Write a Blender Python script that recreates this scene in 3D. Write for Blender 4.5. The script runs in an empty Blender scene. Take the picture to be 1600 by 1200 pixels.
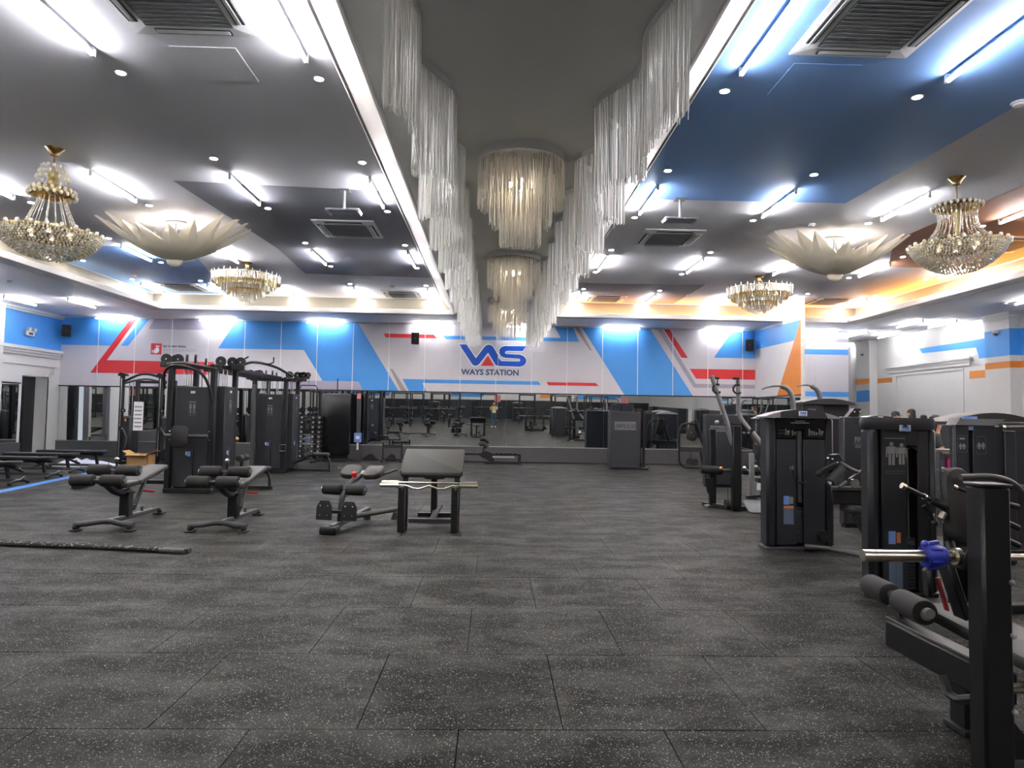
import bpy, math, random
from mathutils import Vector as V, Matrix
random.seed(11)
D = bpy.data
SC = bpy.context.scene
COL = SC.collection
PI = math.pi

# ---------------------------------------------------------------- camera, world, exposure
CAM_H = 1.52
cam_d = D.cameras.new('camera')
cam = D.objects.new('camera', cam_d)
COL.objects.link(cam)
SC.camera = cam
cam_d.sensor_fit = 'HORIZONTAL'
cam_d.sensor_width = 36.0
cam_d.lens = 36.0 * 1022.0 / 1600.0
cam_d.clip_start = 0.04
cam_d.clip_end = 120
_pitch, _roll, _yaw = 0.0490, 0.0162, 0.0280
_w = V((math.sin(_yaw) * math.cos(_pitch), math.cos(_yaw) * math.cos(_pitch), math.sin(_pitch)))
_r0 = V((math.cos(_yaw), -math.sin(_yaw), 0))
_u0 = _r0.cross(_w)
_r = _r0 * math.cos(_roll) + _u0 * math.sin(_roll)
_u = _u0 * math.cos(_roll) - _r0 * math.sin(_roll)
cam.matrix_world = Matrix(((_r.x, _u.x, -_w.x, 0), (_r.y, _u.y, -_w.y, 0), (_r.z, _u.z, -_w.z, CAM_H), (0, 0, 0, 1)))

world = D.worlds.new('world')
SC.world = world
world.use_nodes = True
world.node_tree.nodes['Background'].inputs[0].default_value = (0.75, 0.8, 0.9, 1)
world.node_tree.nodes['Background'].inputs[1].default_value = 0.05
SC.view_settings.view_transform = 'Standard'
SC.view_settings.look = 'None'
SC.view_settings.gamma = 1.0
SC.view_settings.use_curve_mapping = False
SC.view_settings.exposure = 3.85
TUBE_E, SPOT_E, COVE_R, COVE_L, FILL_BULB_E = 9.5, 110.0, 6.0, 0.9, 36.0
SC.cycles.use_light_tree = False
SC.cycles.max_bounces = 5
SC.cycles.use_adaptive_sampling = True
SC.cycles.adaptive_threshold = 0.08
SC.cycles.diffuse_bounces = 3
SC.cycles.glossy_bounces = 3
SC.cycles.sample_clamp_indirect = 4.0
SC.cycles.caustics_reflective = False
SC.cycles.caustics_refractive = False

# ---------------------------------------------------------------- materials
def lin(h):
    h = h.lstrip('#')
    out = []
    for i in (0, 2, 4):
        c = int(h[i:i + 2], 16) / 255.0
        out.append(c / 12.92 if c <= 0.04045 else ((c + 0.055) / 1.055) ** 2.4)
    return (*out, 1.0)

MATS = {}
def mat(name, col, rough=0.5, metal=0.0, var=0.12, scale=6.0, bump=0.0, bscale=200.0, emit=None, coat=0.0, trans=0.0, alpha=1.0, spec=None):
    m = D.materials.new(name)
    m.use_nodes = True
    nt = m.node_tree
    b = nt.nodes['Principled BSDF']
    c = lin(col) if isinstance(col, str) else (*col, 1.0)
    if emit:
        b.inputs['Emission Color'].default_value = c
        b.inputs['Emission Strength'].default_value = emit
    tc = nt.nodes.new('ShaderNodeTexCoord')
    if var > 0:
        n = nt.nodes.new('ShaderNodeTexNoise')
        n.inputs['Scale'].default_value = scale
        n.inputs['Detail'].default_value = 3
        nt.links.new(tc.outputs['Object'], n.inputs['Vector'])
        mr = nt.nodes.new('ShaderNodeMapRange')
        mr.inputs['To Min'].default_value = 1 - var
        mr.inputs['To Max'].default_value = 1 + var
        nt.links.new(n.outputs['Fac'], mr.inputs['Value'])
        mx = nt.nodes.new('ShaderNodeMix')
        mx.data_type = 'RGBA'
        mx.blend_type = 'MULTIPLY'
        mx.inputs['Factor'].default_value = 1
        mx.inputs[6].default_value = c
        nt.links.new(mr.outputs['Result'], mx.inputs[7])
        nt.links.new(mx.outputs[2], b.inputs['Base Color'])
    else:
        b.inputs['Base Color'].default_value = c
    b.inputs['Roughness'].default_value = rough
    b.inputs['Metallic'].default_value = metal
    b.inputs['Coat Weight'].default_value = coat
    b.inputs['Transmission Weight'].default_value = trans
    b.inputs['Alpha'].default_value = alpha
    if spec is not None:
        b.inputs['Specular IOR Level'].default_value = spec
    if bump > 0:
        n2 = nt.nodes.new('ShaderNodeTexNoise')
        n2.inputs['Scale'].default_value = bscale
        nt.links.new(tc.outputs['Object'], n2.inputs['Vector'])
        bp = nt.nodes.new('ShaderNodeBump')
        bp.inputs['Strength'].default_value = bump
        bp.inputs['Distance'].default_value = 0.002
        nt.links.new(n2.outputs['Fac'], bp.inputs['Height'])
        nt.links.new(bp.outputs['Normal'], b.inputs['Normal'])
    MATS[name] = m
    return m

def rubber_floor():
    m = D.materials.new('rubber')
    m.use_nodes = True
    nt = m.node_tree
    N, L = nt.nodes.new, nt.links.new
    b = nt.nodes['Principled BSDF']
    g = N('ShaderNodeNewGeometry')
    oi = N('ShaderNodeObjectInfo')
    tc = N('ShaderNodeTexCoord')
    # EPDM flecks: thresholded voronoi cells, three sizes
    fl = None
    for sc_, th in ((120.0, 0.13), (190.0, 0.15), (75.0, 0.05)):
        vo = N('ShaderNodeTexVoronoi'); vo.inputs['Scale'].default_value = sc_
        L(g.outputs['Position'], vo.inputs['Vector'])
        sep = N('ShaderNodeSeparateColor'); L(vo.outputs['Color'], sep.inputs['Color'])
        lt = N('ShaderNodeMath'); lt.operation = 'LESS_THAN'; lt.inputs[1].default_value = th
        L(sep.outputs[0], lt.inputs[0])
        d = N('ShaderNodeMath'); d.operation = 'LESS_THAN'; d.inputs[1].default_value = 0.36
        L(vo.outputs['Distance'], d.inputs[0])
        mu = N('ShaderNodeMath'); mu.operation = 'MULTIPLY'
        L(lt.outputs[0], mu.inputs[0]); L(d.outputs[0], mu.inputs[1])
        if fl is None: fl = mu
        else:
            mxm = N('ShaderNodeMath'); mxm.operation = 'MAXIMUM'
            L(fl.outputs[0], mxm.inputs[0]); L(mu.outputs[0], mxm.inputs[1]); fl = mxm
    n1 = N('ShaderNodeTexNoise'); n1.inputs['Scale'].default_value = 1.6; n1.inputs['Detail'].default_value = 6
    L(g.outputs['Position'], n1.inputs['Vector'])
    mp = N('ShaderNodeMapping'); mp.inputs['Scale'].default_value = (1.0, 2.0, 1.0)
    L(g.outputs['Position'], mp.inputs['Vector'])
    n2 = N('ShaderNodeTexNoise'); n2.inputs['Scale'].default_value = 1.5; n2.inputs['Detail'].default_value = 9; n2.inputs['Roughness'].default_value = 0.68
    L(mp.outputs[0], n2.inputs['Vector'])
    rp = N('ShaderNodeMapRange'); rp.inputs[1].default_value = 0.44; rp.inputs[2].default_value = 0.74
    rp.inputs[3].default_value = 0.0; rp.inputs[4].default_value = 1.0
    L(n2.outputs['Fac'], rp.inputs[0])
    rq = N('ShaderNodeMapRange'); rq.inputs[1].default_value = 0.35; rq.inputs[2].default_value = 0.7
    rq.inputs[3].default_value = 0.75; rq.inputs[4].default_value = 1.3
    L(n1.outputs['Fac'], rq.inputs[0])
    tr = N('ShaderNodeMapRange'); tr.inputs[3].default_value = 0.86; tr.inputs[4].default_value = 1.14
    L(oi.outputs['Random'], tr.inputs[0])
    mm = N('ShaderNodeMath'); mm.operation = 'MULTIPLY'; L(rq.outputs[0], mm.inputs[0]); L(tr.outputs[0], mm.inputs[1])
    base = N('ShaderNodeMix'); base.data_type = 'RGBA'
    base.inputs[6].default_value = (0.007, 0.007, 0.0068, 1); base.inputs[7].default_value = (0.056, 0.056, 0.053, 1)
    dm = N('ShaderNodeMath'); dm.operation = 'MULTIPLY'; dm.inputs[1].default_value = 0.47
    L(rp.outputs[0], dm.inputs[0])
    sx = N('ShaderNodeSeparateXYZ'); L(tc.outputs['Object'], sx.inputs[0])
    ax = N('ShaderNodeMath'); ax.operation = 'ABSOLUTE'; L(sx.outputs[0], ax.inputs[0])
    ay = N('ShaderNodeMath'); ay.operation = 'ABSOLUTE'; L(sx.outputs[1], ay.inputs[0])
    me_ = N('ShaderNodeMath'); me_.operation = 'MAXIMUM'; L(ax.outputs[0], me_.inputs[0]); L(ay.outputs[0], me_.inputs[1])
    ed = N('ShaderNodeMapRange'); ed.inputs[1].default_value = 0.38; ed.inputs[2].default_value = 0.5; ed.inputs[4].default_value = 0.55
    L(me_.outputs[0], ed.inputs[0])
    em = N('ShaderNodeMath'); em.operation = 'MULTIPLY'; L(ed.outputs[0], em.inputs[0]); L(n1.outputs['Fac'], em.inputs[1])
    ea = N('ShaderNodeMath'); ea.operation = 'ADD'; ea.use_clamp = True; L(dm.outputs[0], ea.inputs[0]); L(em.outputs[0], ea.inputs[1])
    L(ea.outputs[0], base.inputs['Factor'])
    sc = N('ShaderNodeMix'); sc.data_type = 'RGBA'; sc.blend_type = 'MULTIPLY'; sc.inputs['Factor'].default_value = 1
    L(base.outputs[2], sc.inputs[6]); L(mm.outputs[0], sc.inputs[7])
    fin = N('ShaderNodeMix'); fin.data_type = 'RGBA'; fin.inputs[7].default_value = (0.26, 0.26, 0.235, 1)
    fm = N('ShaderNodeMath'); fm.operation = 'MULTIPLY'; fm.inputs[1].default_value = 0.85
    L(fl.outputs[0], fm.inputs[0]); L(fm.outputs[0], fin.inputs['Factor']); L(sc.outputs[2], fin.inputs[6])
    L(fin.outputs[2], b.inputs['Base Color'])
    b.inputs['Roughness'].default_value = 0.55
    sm = N('ShaderNodeMapRange'); sm.inputs[3].default_value = 0.05; sm.inputs[4].default_value = 0.22
    L(rp.outputs[0], sm.inputs[0]); L(sm.outputs[0], b.inputs['Specular IOR Level'])
    n3 = N('ShaderNodeTexNoise'); n3.inputs['Scale'].default_value = 160
    L(g.outputs['Position'], n3.inputs['Vector'])
    bp = N('ShaderNodeBump'); bp.inputs['Strength'].default_value = 0.35; bp.inputs['Distance'].default_value = 0.002
    L(n3.outputs['Fac'], bp.inputs['Height']); L(bp.outputs['Normal'], b.inputs['Normal'])
    MATS['rubber'] = m
rubber_floor()
mat('slab', '#101010', 0.9)
mat('white', '#d4d3d2', 0.55, var=0.03)
mat('panel', '#d3cfd6', 0.5, var=0.03)
mat('joint', '#e9e9ec', 0.35, metal=0.3, var=0.02)
mat('blue', '#4b9cea', 0.5, var=0.04, scale=1.5)
mat('deepblue', '#0b58cc', 0.4, var=0.04)
mat('navy', '#33507e', 0.5, var=0.04)
mat('red', '#dd2f36', 0.5, var=0.05, scale=1.5)
mat('darkred', '#8e2227', 0.4, var=0.1)
mat('lavender', '#a7a0b4', 0.5, var=0.04)
mat('taupe', '#a99a9c', 0.5, var=0.04)
mat('orange', '#dc8a3f', 0.5, var=0.04)
mat('halo', '#f4f4f8', 0.5, var=0.02)
mat('kick', '#4a4a4e', 0.45, var=0.08)
mat('ceil_grey', '#dddde3', 0.7, var=0.03, scale=0.8)
mat('ceil_left', '#ececf4', 0.7, var=0.03, scale=0.8)
mat('ceil_dark', '#90919c', 0.7, var=0.03, scale=0.8)
mat('ceil_blue', '#7fa9e4', 0.6, var=0.04, scale=0.8)
mat('ceil_brown', '#b98468', 0.65, var=0.04, scale=0.8)
mat('strip_grey', '#f2f2f0', 0.7, var=0.03, scale=0.8)
mat('soffit', '#ececf0', 0.65, var=0.03)
mat('lip', '#b8b6b3', 0.5, var=0.03)
mat('cove', '#7f7a6e', 0.6, var=0.03)
mat('mirror', (0.80, 0.83, 0.83), 0.012, metal=1.0, var=0.0)
mat('black', '#121315', 0.42, var=0.15)
mat('gloss', '#101114', 0.22, var=0.1)
mat('frame', '#1b1c1f', 0.36, metal=0.25, var=0.12)
mat('shroud', '#26282e', 0.42, var=0.08)
mat('shroud2', '#1e2026', 0.38, var=0.08)
mat('vinyl', '#19191a', 0.5, var=0.12, bump=0.25, bscale=300)
mat('padgrey', '#282928', 0.55, var=0.08, bump=0.25, bscale=300)
mat('foam', '#18191a', 0.75, var=0.1, bump=0.5, bscale=160)
mat('chrome', (0.82, 0.82, 0.80), 0.16, metal=1.0, var=0.04)
mat('steel', (0.45, 0.45, 0.46), 0.3, metal=1.0, var=0.06)
mat('brass_bar', (0.80, 0.74, 0.62), 0.22, metal=1.0, var=0.05)
mat('satin', '#9b9da0', 0.35, metal=0.5, var=0.05)
mat('greyhandle', '#4b4c4e', 0.42, metal=0.4, var=0.08)
mat('levergrey', '#77787a', 0.45, metal=0.4, var=0.08)
mat('rubberblack', '#131313', 0.7, var=0.15)
mat('plastic_blue', '#2433a8', 0.32, var=0.1)
mat('paper', '#e8e8ea', 0.6, var=0.03)
mat('paperblue', '#6f93d8', 0.5, var=0.06)
mat('paperslate', '#5c6d84', 0.5, var=0.06)
mat('label_orange', '#c97a4a', 0.5, var=0.06)
mat('print_grey', '#8d8f93', 0.5, var=0.05)
mat('print_dim', '#5d5f64', 0.5, var=0.05)
mat('print_dark', '#3a3c40', 0.5, var=0.05)
mat('acwhite', '#cfd0d2', 0.5, var=0.03)
mat('acgrille', '#85878b', 0.6, var=0.08)
mat('acdark', '#222326', 0.6, var=0.05)
mat('gold', (0.66, 0.47, 0.2), 0.25, metal=1.0, var=0.08)
mat('crystal', '#fbf4e2', 0.06, metal=0.0, var=0.12, scale=40, coat=1.0, spec=1.0)
mat('amber', '#e8cf93', 0.12, var=0.2, scale=40, coat=1.0, spec=1.0)
def leaf_glass():
    m = mat('leafglass', '#e6dfce', 0.35, var=0.05, coat=0.3)
    nt = m.node_tree
    b = nt.nodes['Principled BSDF']
    tr = nt.nodes.new('ShaderNodeBsdfTranslucent'); tr.inputs[0].default_value = lin('#efe9da')
    mx = nt.nodes.new('ShaderNodeMixShader'); mx.inputs[0].default_value = 0.30
    nt.links.new(b.outputs[0], mx.inputs[1]); nt.links.new(tr.outputs[0], mx.inputs[2])
    nt.links.new(mx.outputs[0], nt.nodes['Material Output'].inputs[0])
leaf_glass()
mat('string', '#efefec', 0.45, var=0.08, scale=2)
mat('strip_lamp', '#fdfcff', emit=TUBE_E, var=0)
mat('strip_lamp_low', '#fdfcff', emit=TUBE_E * .65, var=0)
mat('spot_lamp', '#fff4ea', emit=SPOT_E, var=0)
mat('cove_warm', '#ffab45', emit=COVE_R, var=0)
mat('cove_cool', '#ffe9c8', emit=COVE_L, var=0)
mat('fill_bulb_warm', '#fff4ea', emit=FILL_BULB_E, var=0)  # bulbs added inside the hanging lamps as ceiling fill, three strengths
mat('fill_bulb_dim', '#ffe6c4', emit=FILL_BULB_E * .14, var=0)
mat('fill_bulb_faint', '#ffe6c4', emit=FILL_BULB_E * .008, var=0)
mat('cardboard', '#a98557', 0.8, var=0.1)
mat('bag', '#c6c8d8', 0.35, var=0.08)
mat('tape', '#2a6fc0', 0.5, var=0.1)
mat('skin', '#c99a7c', 0.5, var=0.05)
mat('hair', '#17130f', 0.5, var=0.2)
mat('shirt_yellow', '#d9d0a0', 0.8, var=0.08)
mat('shirt_black', '#17181b', 0.8, var=0.1)
mat('jeans', '#2e4a66', 0.8, var=0.12)
mat('shoe', '#d8d8d8', 0.6, var=0.05)
mat('pink', '#e23d9a', 0.5, var=0.05)
mat('pricepink', '#e2848c', 0.5, var=0.05)
mat('door_dark', '#26272b', 0.25, var=0.08)
mat('beige_door', '#b9b29a', 0.5, var=0.05)
mat('cap_black', '#121214', 0.7, var=0.1)
mat('rearband', '#33363b', 0.2, var=0.1)

# ---------------------------------------------------------------- mesh builder
def frame_from(d, up=V((0, 0, 1))):
    d = V(d).normalized()
    if abs(d.dot(up)) > 0.98:
        up = V((0, 1, 0)) if abs(d.y) < 0.9 else V((1, 0, 0))
    s = d.cross(up).normalized()
    return s, s.cross(d).normalized(), d

class M:
    def __init__(self):
        self.v, self.f = [], []
    def add(self, vs, fs):
        o = len(self.v)
        self.v += [tuple(x) for x in vs]
        self.f += [tuple(i + o for i in f) for f in fs]
        return self
    def box(self, c, s, R=None, b=0.0):
        hx, hy, hz = s[0] / 2, s[1] / 2, s[2] / 2
        c = V(c)
        b = min(b, hx * .9, hy * .9, hz * .9)
        if b <= 0:
            vs = [V((x, y, z)) for z in (-hz, hz) for y in (-hy, hy) for x in (-hx, hx)]
            fs = [(0, 2, 3, 1), (4, 5, 7, 6), (0, 1, 5, 4), (2, 6, 7, 3), (0, 4, 6, 2), (1, 3, 7, 5)]
        else:
            vs, fs = [], []
            idx = {}
            for sx in (-1, 1):
                for sy in (-1, 1):
                    for sz in (-1, 1):
                        for a in range(3):
                            p = [sx * (hx - b), sy * (hy - b), sz * (hz - b)]
                            p[a] = (sx * hx, sy * hy, sz * hz)[a]
                            idx[(sx, sy, sz, a)] = len(vs)
                            vs.append(V(p))
            def q(*k): fs.append(tuple(idx[i] for i in k))
            for a in range(3):
                o1, o2 = (a + 1) % 3, (a + 2) % 3
                for s_ in (-1, 1):
                    ring = []
                    for (i, j) in ((-1, -1), (1, -1), (1, 1), (-1, 1)):
                        k = [0, 0, 0]; k[a] = s_; k[o1] = i; k[o2] = j
                        ring.append((*k, a))
                    q(*(ring if s_ > 0 else ring[::-1]))
                for i in (-1, 1):
                    for j in (-1, 1):
                        k1 = [0, 0, 0]; k1[a] = -1; k1[o1] = i; k1[o2] = j
                        k2 = list(k1); k2[a] = 1
                        r = [(*k1, o1), (*k2, o1), (*k2, o2), (*k1, o2)]
                        q(*(r if i * j < 0 else r[::-1]))
            for sx in (-1, 1):
                for sy in (-1, 1):
                    for sz in (-1, 1):
                        r = [(sx, sy, sz, 0), (sx, sy, sz, 1), (sx, sy, sz, 2)]
                        q(*(r if sx * sy * sz > 0 else r[::-1]))
        if R is not None:
            vs = [R @ x for x in vs]
        return self.add([x + c for x in vs], fs)
    def b2(self, x0, x1, y0, y1, z0, z1, b=0.0):
        return self.box(((x0 + x1) / 2, (y0 + y1) / 2, (z0 + z1) / 2), (abs(x1 - x0), abs(y1 - y0), abs(z1 - z0)), None, b)
    def bar(self, p, q, w, h, b=0.006, up=V((0, 0, 1))):
        p, q = V(p), V(q)
        s, u, d = frame_from(q - p, V(up))
        R = Matrix((s, d, u)).transposed()
        return self.box((p + q) / 2, (w, (q - p).length, h), R, b)
    def tube(self, pts, r, n=10, cap=True):
        pts = [V(p) for p in pts]
        rs = r if isinstance(r, (list, tuple)) else [r] * len(pts)
        vs, fs = [], []
        pu = None
        for i, p in enumerate(pts):
            a = pts[max(i - 1, 0)]; c = pts[min(i + 1, len(pts) - 1)]
            d = (c - a)
            if d.length < 1e-9: d = V((0, 0, 1))
            d.normalize()
            if pu is None:
                s, u, _ = frame_from(d)
            else:
                u = (pu - d * pu.dot(d))
                if u.length < 1e-6: s, u, _ = frame_from(d)
                u.normalize(); s = d.cross(u)
            pu = u
            for k in range(n):
                t = 2 * PI * k / n
                vs.append(p + (s * math.cos(t) + u * math.sin(t)) * rs[i])
        for i in range(len(pts) - 1):
            for k in range(n):
                a, b_ = i * n + k, i * n + (k + 1) % n
                fs.append((a, b_, b_ + n, a + n))
        if cap:
            fs.append(tuple(range(n))[::-1])
            fs.append(tuple((len(pts) - 1) * n + k for k in range(n)))
        return self.add(vs, fs)
    def cyl(self, p, q, r, n=16, r2=None):
        return self.tube([p, q], [r, r if r2 is None else r2], n)
    def lathe(self, prof, n=24, c=(0, 0, 0), axis=(0, 0, 1)):
        s, u, d = frame_from(V(axis), V((0, 1, 0)))
        c = V(c)
        vs, fs = [], []
        for (r, z) in prof:
            for k in range(n):
                t = 2 * PI * k / n
                vs.append(c + d * z + (s * math.cos(t) + u * math.sin(t)) * max(r, 1e-4))
        for i in range(len(prof) - 1):
            for k in range(n):
                a, b_ = i * n + k, i * n + (k + 1) % n
                fs.append((a, b_, b_ + n, a + n))
        fs.append(tuple(range(n))[::-1])
        fs.append(tuple((len(prof) - 1) * n + k for k in range(n)))
        return self.add(vs, fs)
    def prism(self, poly, o, ex, ey, t, b=0.0):
        # polygon (list of 2d) in the frame (o, ex, ey), thickness t along ex x ey, optional chamfer b of the top rim
        o, ex, ey = V(o), V(ex), V(ey)
        ez = ex.cross(ey).normalized()
        n = len(poly)
        if b > 0:
            cx = sum(p[0] for p in poly) / n; cy = sum(p[1] for p in poly) / n
            R = max(math.hypot(p[0] - cx, p[1] - cy) for p in poly)
            k = 1 - b / R
            ins = [(cx + (p[0] - cx) * k, cy + (p[1] - cy) * k) for p in poly]
            rings = [(ins, 0), (poly, b), (poly, t - b), (ins, t)]
        else:
            rings = [(poly, 0), (poly, t)]
        vs, fs = [], []
        for pl, z in rings:
            vs += [o + ex * p[0] + ey * p[1] + ez * z for p in pl]
        for i in range(len(rings) - 1):
            for k in range(n):
                a, b_ = i * n + k, i * n + (k + 1) % n
                fs.append((a, b_, b_ + n, a + n))
        fs.append(tuple(range(n))[::-1])
        fs.append(tuple((len(rings) - 1) * n + k for k in range(n)))
        return self.add(vs, fs)
    def pad(self, c, size, R=None, cr=0.06, soft=0.02):
        # upholstered pad: rounded rectangle w x l (local x, y), thickness local z
        w, l, t = size
        cr = min(cr, w * .49, l * .49)
        def ring(ins):
            out = []
            ww, ll, rr = w / 2 - ins, l / 2 - ins, max(cr - ins, 0.004)
            for (sx, sy, a0) in ((1, 1, 0), (-1, 1, PI / 2), (-1, -1, PI), (1, -1, 3 * PI / 2)):
                for k in range(5):
                    a = a0 + k * PI / 8
                    out.append((sx * (ww - rr) + rr * math.cos(a), sy * (ll - rr) + rr * math.sin(a)))
            return out
        prof = [(soft, -t / 2), (soft * .3, -t / 2 + soft * .3), (0, -t / 2 + soft), (0, t / 2 - soft), (soft * .3, t / 2 - soft * .3), (soft, t / 2)]
        vs, fs = [], []
        for ins, z in prof:
            vs += [V((x, y, z)) for x, y in ring(ins)]
        n = 20
        for i in range(len(prof) - 1):
            for k in range(n):
                a, b_ = i * n + k, i * n + (k + 1) % n
                fs.append((a, b_, b_ + n, a + n))
        fs.append(tuple(range(n))[::-1]); fs.append(tuple((len(prof) - 1) * n + k for k in range(n)))
        if R is not None: vs = [R @ x for x in vs]
        c = V(c)
        return self.add([x + c for x in vs], fs)
    def roller(self, p, q, r, n=18):
        p, q = V(p), V(q)
        d = (q - p).normalized(); e = min(0.025, (q - p).length * .2)
        return self.tube([p, p + d * e * .25, p + d * e, q - d * e, q - d * e * .25, q], [r * .8, r * .95, r, r, r * .95, r * .8], n)
    def ball(self, c, r, n=10, sz=1.0):
        prof = [(r * math.sin(PI * i / 6), -r * sz * math.cos(PI * i / 6)) for i in range(7)]
        return self.lathe(prof, n, c)

def mesh_of(name, m, mt, smooth=True):
    me = D.meshes.new(name)
    me.from_pydata(m.v, [], m.f)
    if mt: me.materials.append(MATS[mt] if isinstance(mt, str) else mt)
    if smooth:
        me.shade_smooth()
        me.set_sharp_from_angle(angle=0.65)
    return me
def part(name, m, mt, parent=None, smooth=True, label=None):
    me = m if isinstance(m, bpy.types.Mesh) else mesh_of(name, m, mt, smooth)
    o = D.objects.new(name, me)
    COL.objects.link(o)
    if parent is not None: o.parent = parent
    if label: o['label'] = label
    return o
def tag(o, label, cat, group=None):
    o['label'] = label; o['category'] = cat
    if group: o['group'] = group
    return o
def thing(name, label, cat, loc=(0, 0, 0), rz=0.0, group=None):
    o = D.objects.new(name, None)
    COL.objects.link(o)
    o.location = loc; o.rotation_euler = (0, 0, rz)
    o.empty_display_size = 0.1
    return tag(o, label, cat, group)
def struct(name, m, mt, smooth=False):
    o = part(name, m, mt, None, smooth)
    o['kind'] = 'structure'
    return o
def copy_tree(o, parent=None):
    c = o.copy()
    COL.objects.link(c)
    if parent is not None: c.parent = parent
    for ch in list(o.children):
        copy_tree(ch, c)
    return c
def rot(ax, a):
    return Matrix.Rotation(a, 3, ax)
def arc(c, r, a0, a1, n, ex=(1, 0, 0), ey=(0, 0, 1)):
    c, ex, ey = V(c), V(ex), V(ey)
    return [c + ex * (r * math.cos(a0 + (a1 - a0) * i / n)) + ey * (r * math.sin(a0 + (a1 - a0) * i / n)) for i in range(n + 1)]
def spline(pts, k=6):
    # Catmull-Rom through the points
    P = [V(p) for p in pts]
    P = [P[0] * 2 - P[1]] + P + [P[-1] * 2 - P[-2]]
    out = []
    for i in range(1, len(P) - 2):
        for j in range(k):
            t = j / k
            a, b, c, d = P[i - 1], P[i], P[i + 1], P[i + 2]
            out.append(0.5 * ((2 * b) + (c - a) * t + (2 * a - 5 * b + 4 * c - d) * t * t + (3 * b - a - 3 * c + d) * t ** 3))
    out.append(P[-2])
    return out
TEXTS = {}
def text_mesh(name, body, size, mt, parent, mw, bold=0.0, shear=0.0, ext=0.002, align='LEFT', sx=1.0):
    key = (body, shear, align)
    if key not in TEXTS:
        cu = D.curves.new(name, 'FONT')
        cu.body = body; cu.size = 1.0; cu.offset = bold / size; cu.shear = shear; cu.extrude = ext / size; cu.align_x = align
        cu.resolution_u = 3
        t = D.objects.new(name + '_tmp', cu)
        COL.objects.link(t)
        TEXTS[key] = D.meshes.new_from_object(t.evaluated_get(bpy.context.evaluated_depsgraph_get()))
        D.objects.remove(t); D.curves.remove(cu)
    me = TEXTS[key].copy()
    me.name = name
    me.transform(mw @ Matrix.Diagonal((size * sx, size, size, 1)))
    me.materials.clear(); me.materials.append(MATS[mt])
    return part(name, me, None, parent)
def wallframe(o, ex, ey):
    ex, ey = V(ex), V(ey)
    ez = ex.cross(ey)
    return Matrix(((ex.x, ey.x, ez.x, o[0]), (ex.y, ey.y, ez.y, o[1]), (ex.z, ey.z, ez.z, o[2]), (0, 0, 0, 1)))
ORD = ['first', 'second', 'third', 'fourth', 'fifth', 'sixth', 'seventh', 'eighth', 'ninth', 'tenth', 'eleventh', 'twelfth']

# ================================================================ THE SETTING
XL, XR, YB, YR = -14.3, 14.25, 21.94, -16.0
SOF, TRAY = 4.576, 5.10

# ---- floor: slab + rubber tiles laid in running bond
floor = struct('floor', M().b2(-14.6, 14.6, YR - .2, 26.3, -.22, -.022), 'slab')
tile_me = mesh_of('tile', M().box((0, 0, -.011), (.9952, .9952, .022), None, .002), 'rubber', False)
def cam_px(p):
    q = V(p) - V((0, 0, CAM_H))
    k = q.dot(_w)
    return None if k < 0.3 else (800 + 1022 * q.dot(_r) / k, 600 - 1022 * q.dot(_u) / k, k)
cand, rest = [], []
for j in range(-20, 23):
    y0 = 3.25 + j
    off = -1.632 if j % 2 == 0 else -2.14
    for i in range(-14, 18):
        x0 = off + i
        cx, cy = x0 + .5, y0 + .5
        if cx < -14.2 or cx > 14.4 or cy < YR or cy > 25.9: continue
        if cy > 21.6 and cx < 12.0: continue
        best = 0
        for (dx, dy) in ((0, 0), (-.45, .45), (.45, .45), (-.45, -.45), (.45, -.45)):
            p = cam_px((cx + dx, cy + dy, 0))
            if p and 0 <= p[0] <= 1600 and 0 <= p[1] <= 1200: best = max(best, 1.0 / p[2] ** 3)
        (cand if best > 0 else rest).append((best, cx, cy))
cand.sort(reverse=True)
for b_, cx, cy in cand[:300]:
    t = part('tile', tile_me, None, floor)
    t.location = (cx, cy, random.uniform(-.0015, .0008))
tm = M()
for b_, cx, cy in cand[300:] + rest:
    tm.box((cx, cy, -.011), (.9952, .9952, .022))
o = part('tile_field', tm, 'rubber', floor, False)
o['kind'] = 'stuff'
for (x0, y0, x1, y1) in ((-8.74, 11.2, -9.44, 15.1), (-9.44, 15.1, -9.8, 17.1)):
    o = part('floor_tape', M().bar((x0, y0, .0015), (x1, y1, .0015), .22, .003, 0), 'tape', floor, False, 'blue tape line on the rubber floor')

# ---- back (mirror) wall
wall_back = struct('wall_back', M().b2(XL - .2, 12.1, YB + .02, YB + .2, 0, 5.2), 'white')
SEAMS = [-13.1 + 1.197 * k for k in range(19)]
edges = [XL] + SEAMS + [8.88]
ROWS = [(2.30, 3.675), (3.68, 4.576)]
for a, b_ in zip(edges[:-1], edges[1:]):
    for z0, z1 in ROWS:
        part('wall_panel', M().b2(a + .003, b_ - .003, YB, YB + .02, z0, z1, .002), 'panel', wall_back, False)
for x in SEAMS:
    part('joint_strip', M().b2(x - .011, x + .011, YB - .006, YB + .01, 2.30, 4.576, .002), 'joint', wall_back, False)
def decal(name, poly, mt, parent, o, ex, ey, t=.002):
    # keep the outline counter-clockwise so that the front faces out
    a = sum(poly[i - 1][0] * poly[i][1] - poly[i][0] * poly[i - 1][1] for i in range(len(poly)))
    if a < 0: poly = poly[::-1]
    return part(name, M().prism(poly, o, ex, ey, t), mt, parent, False)
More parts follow.
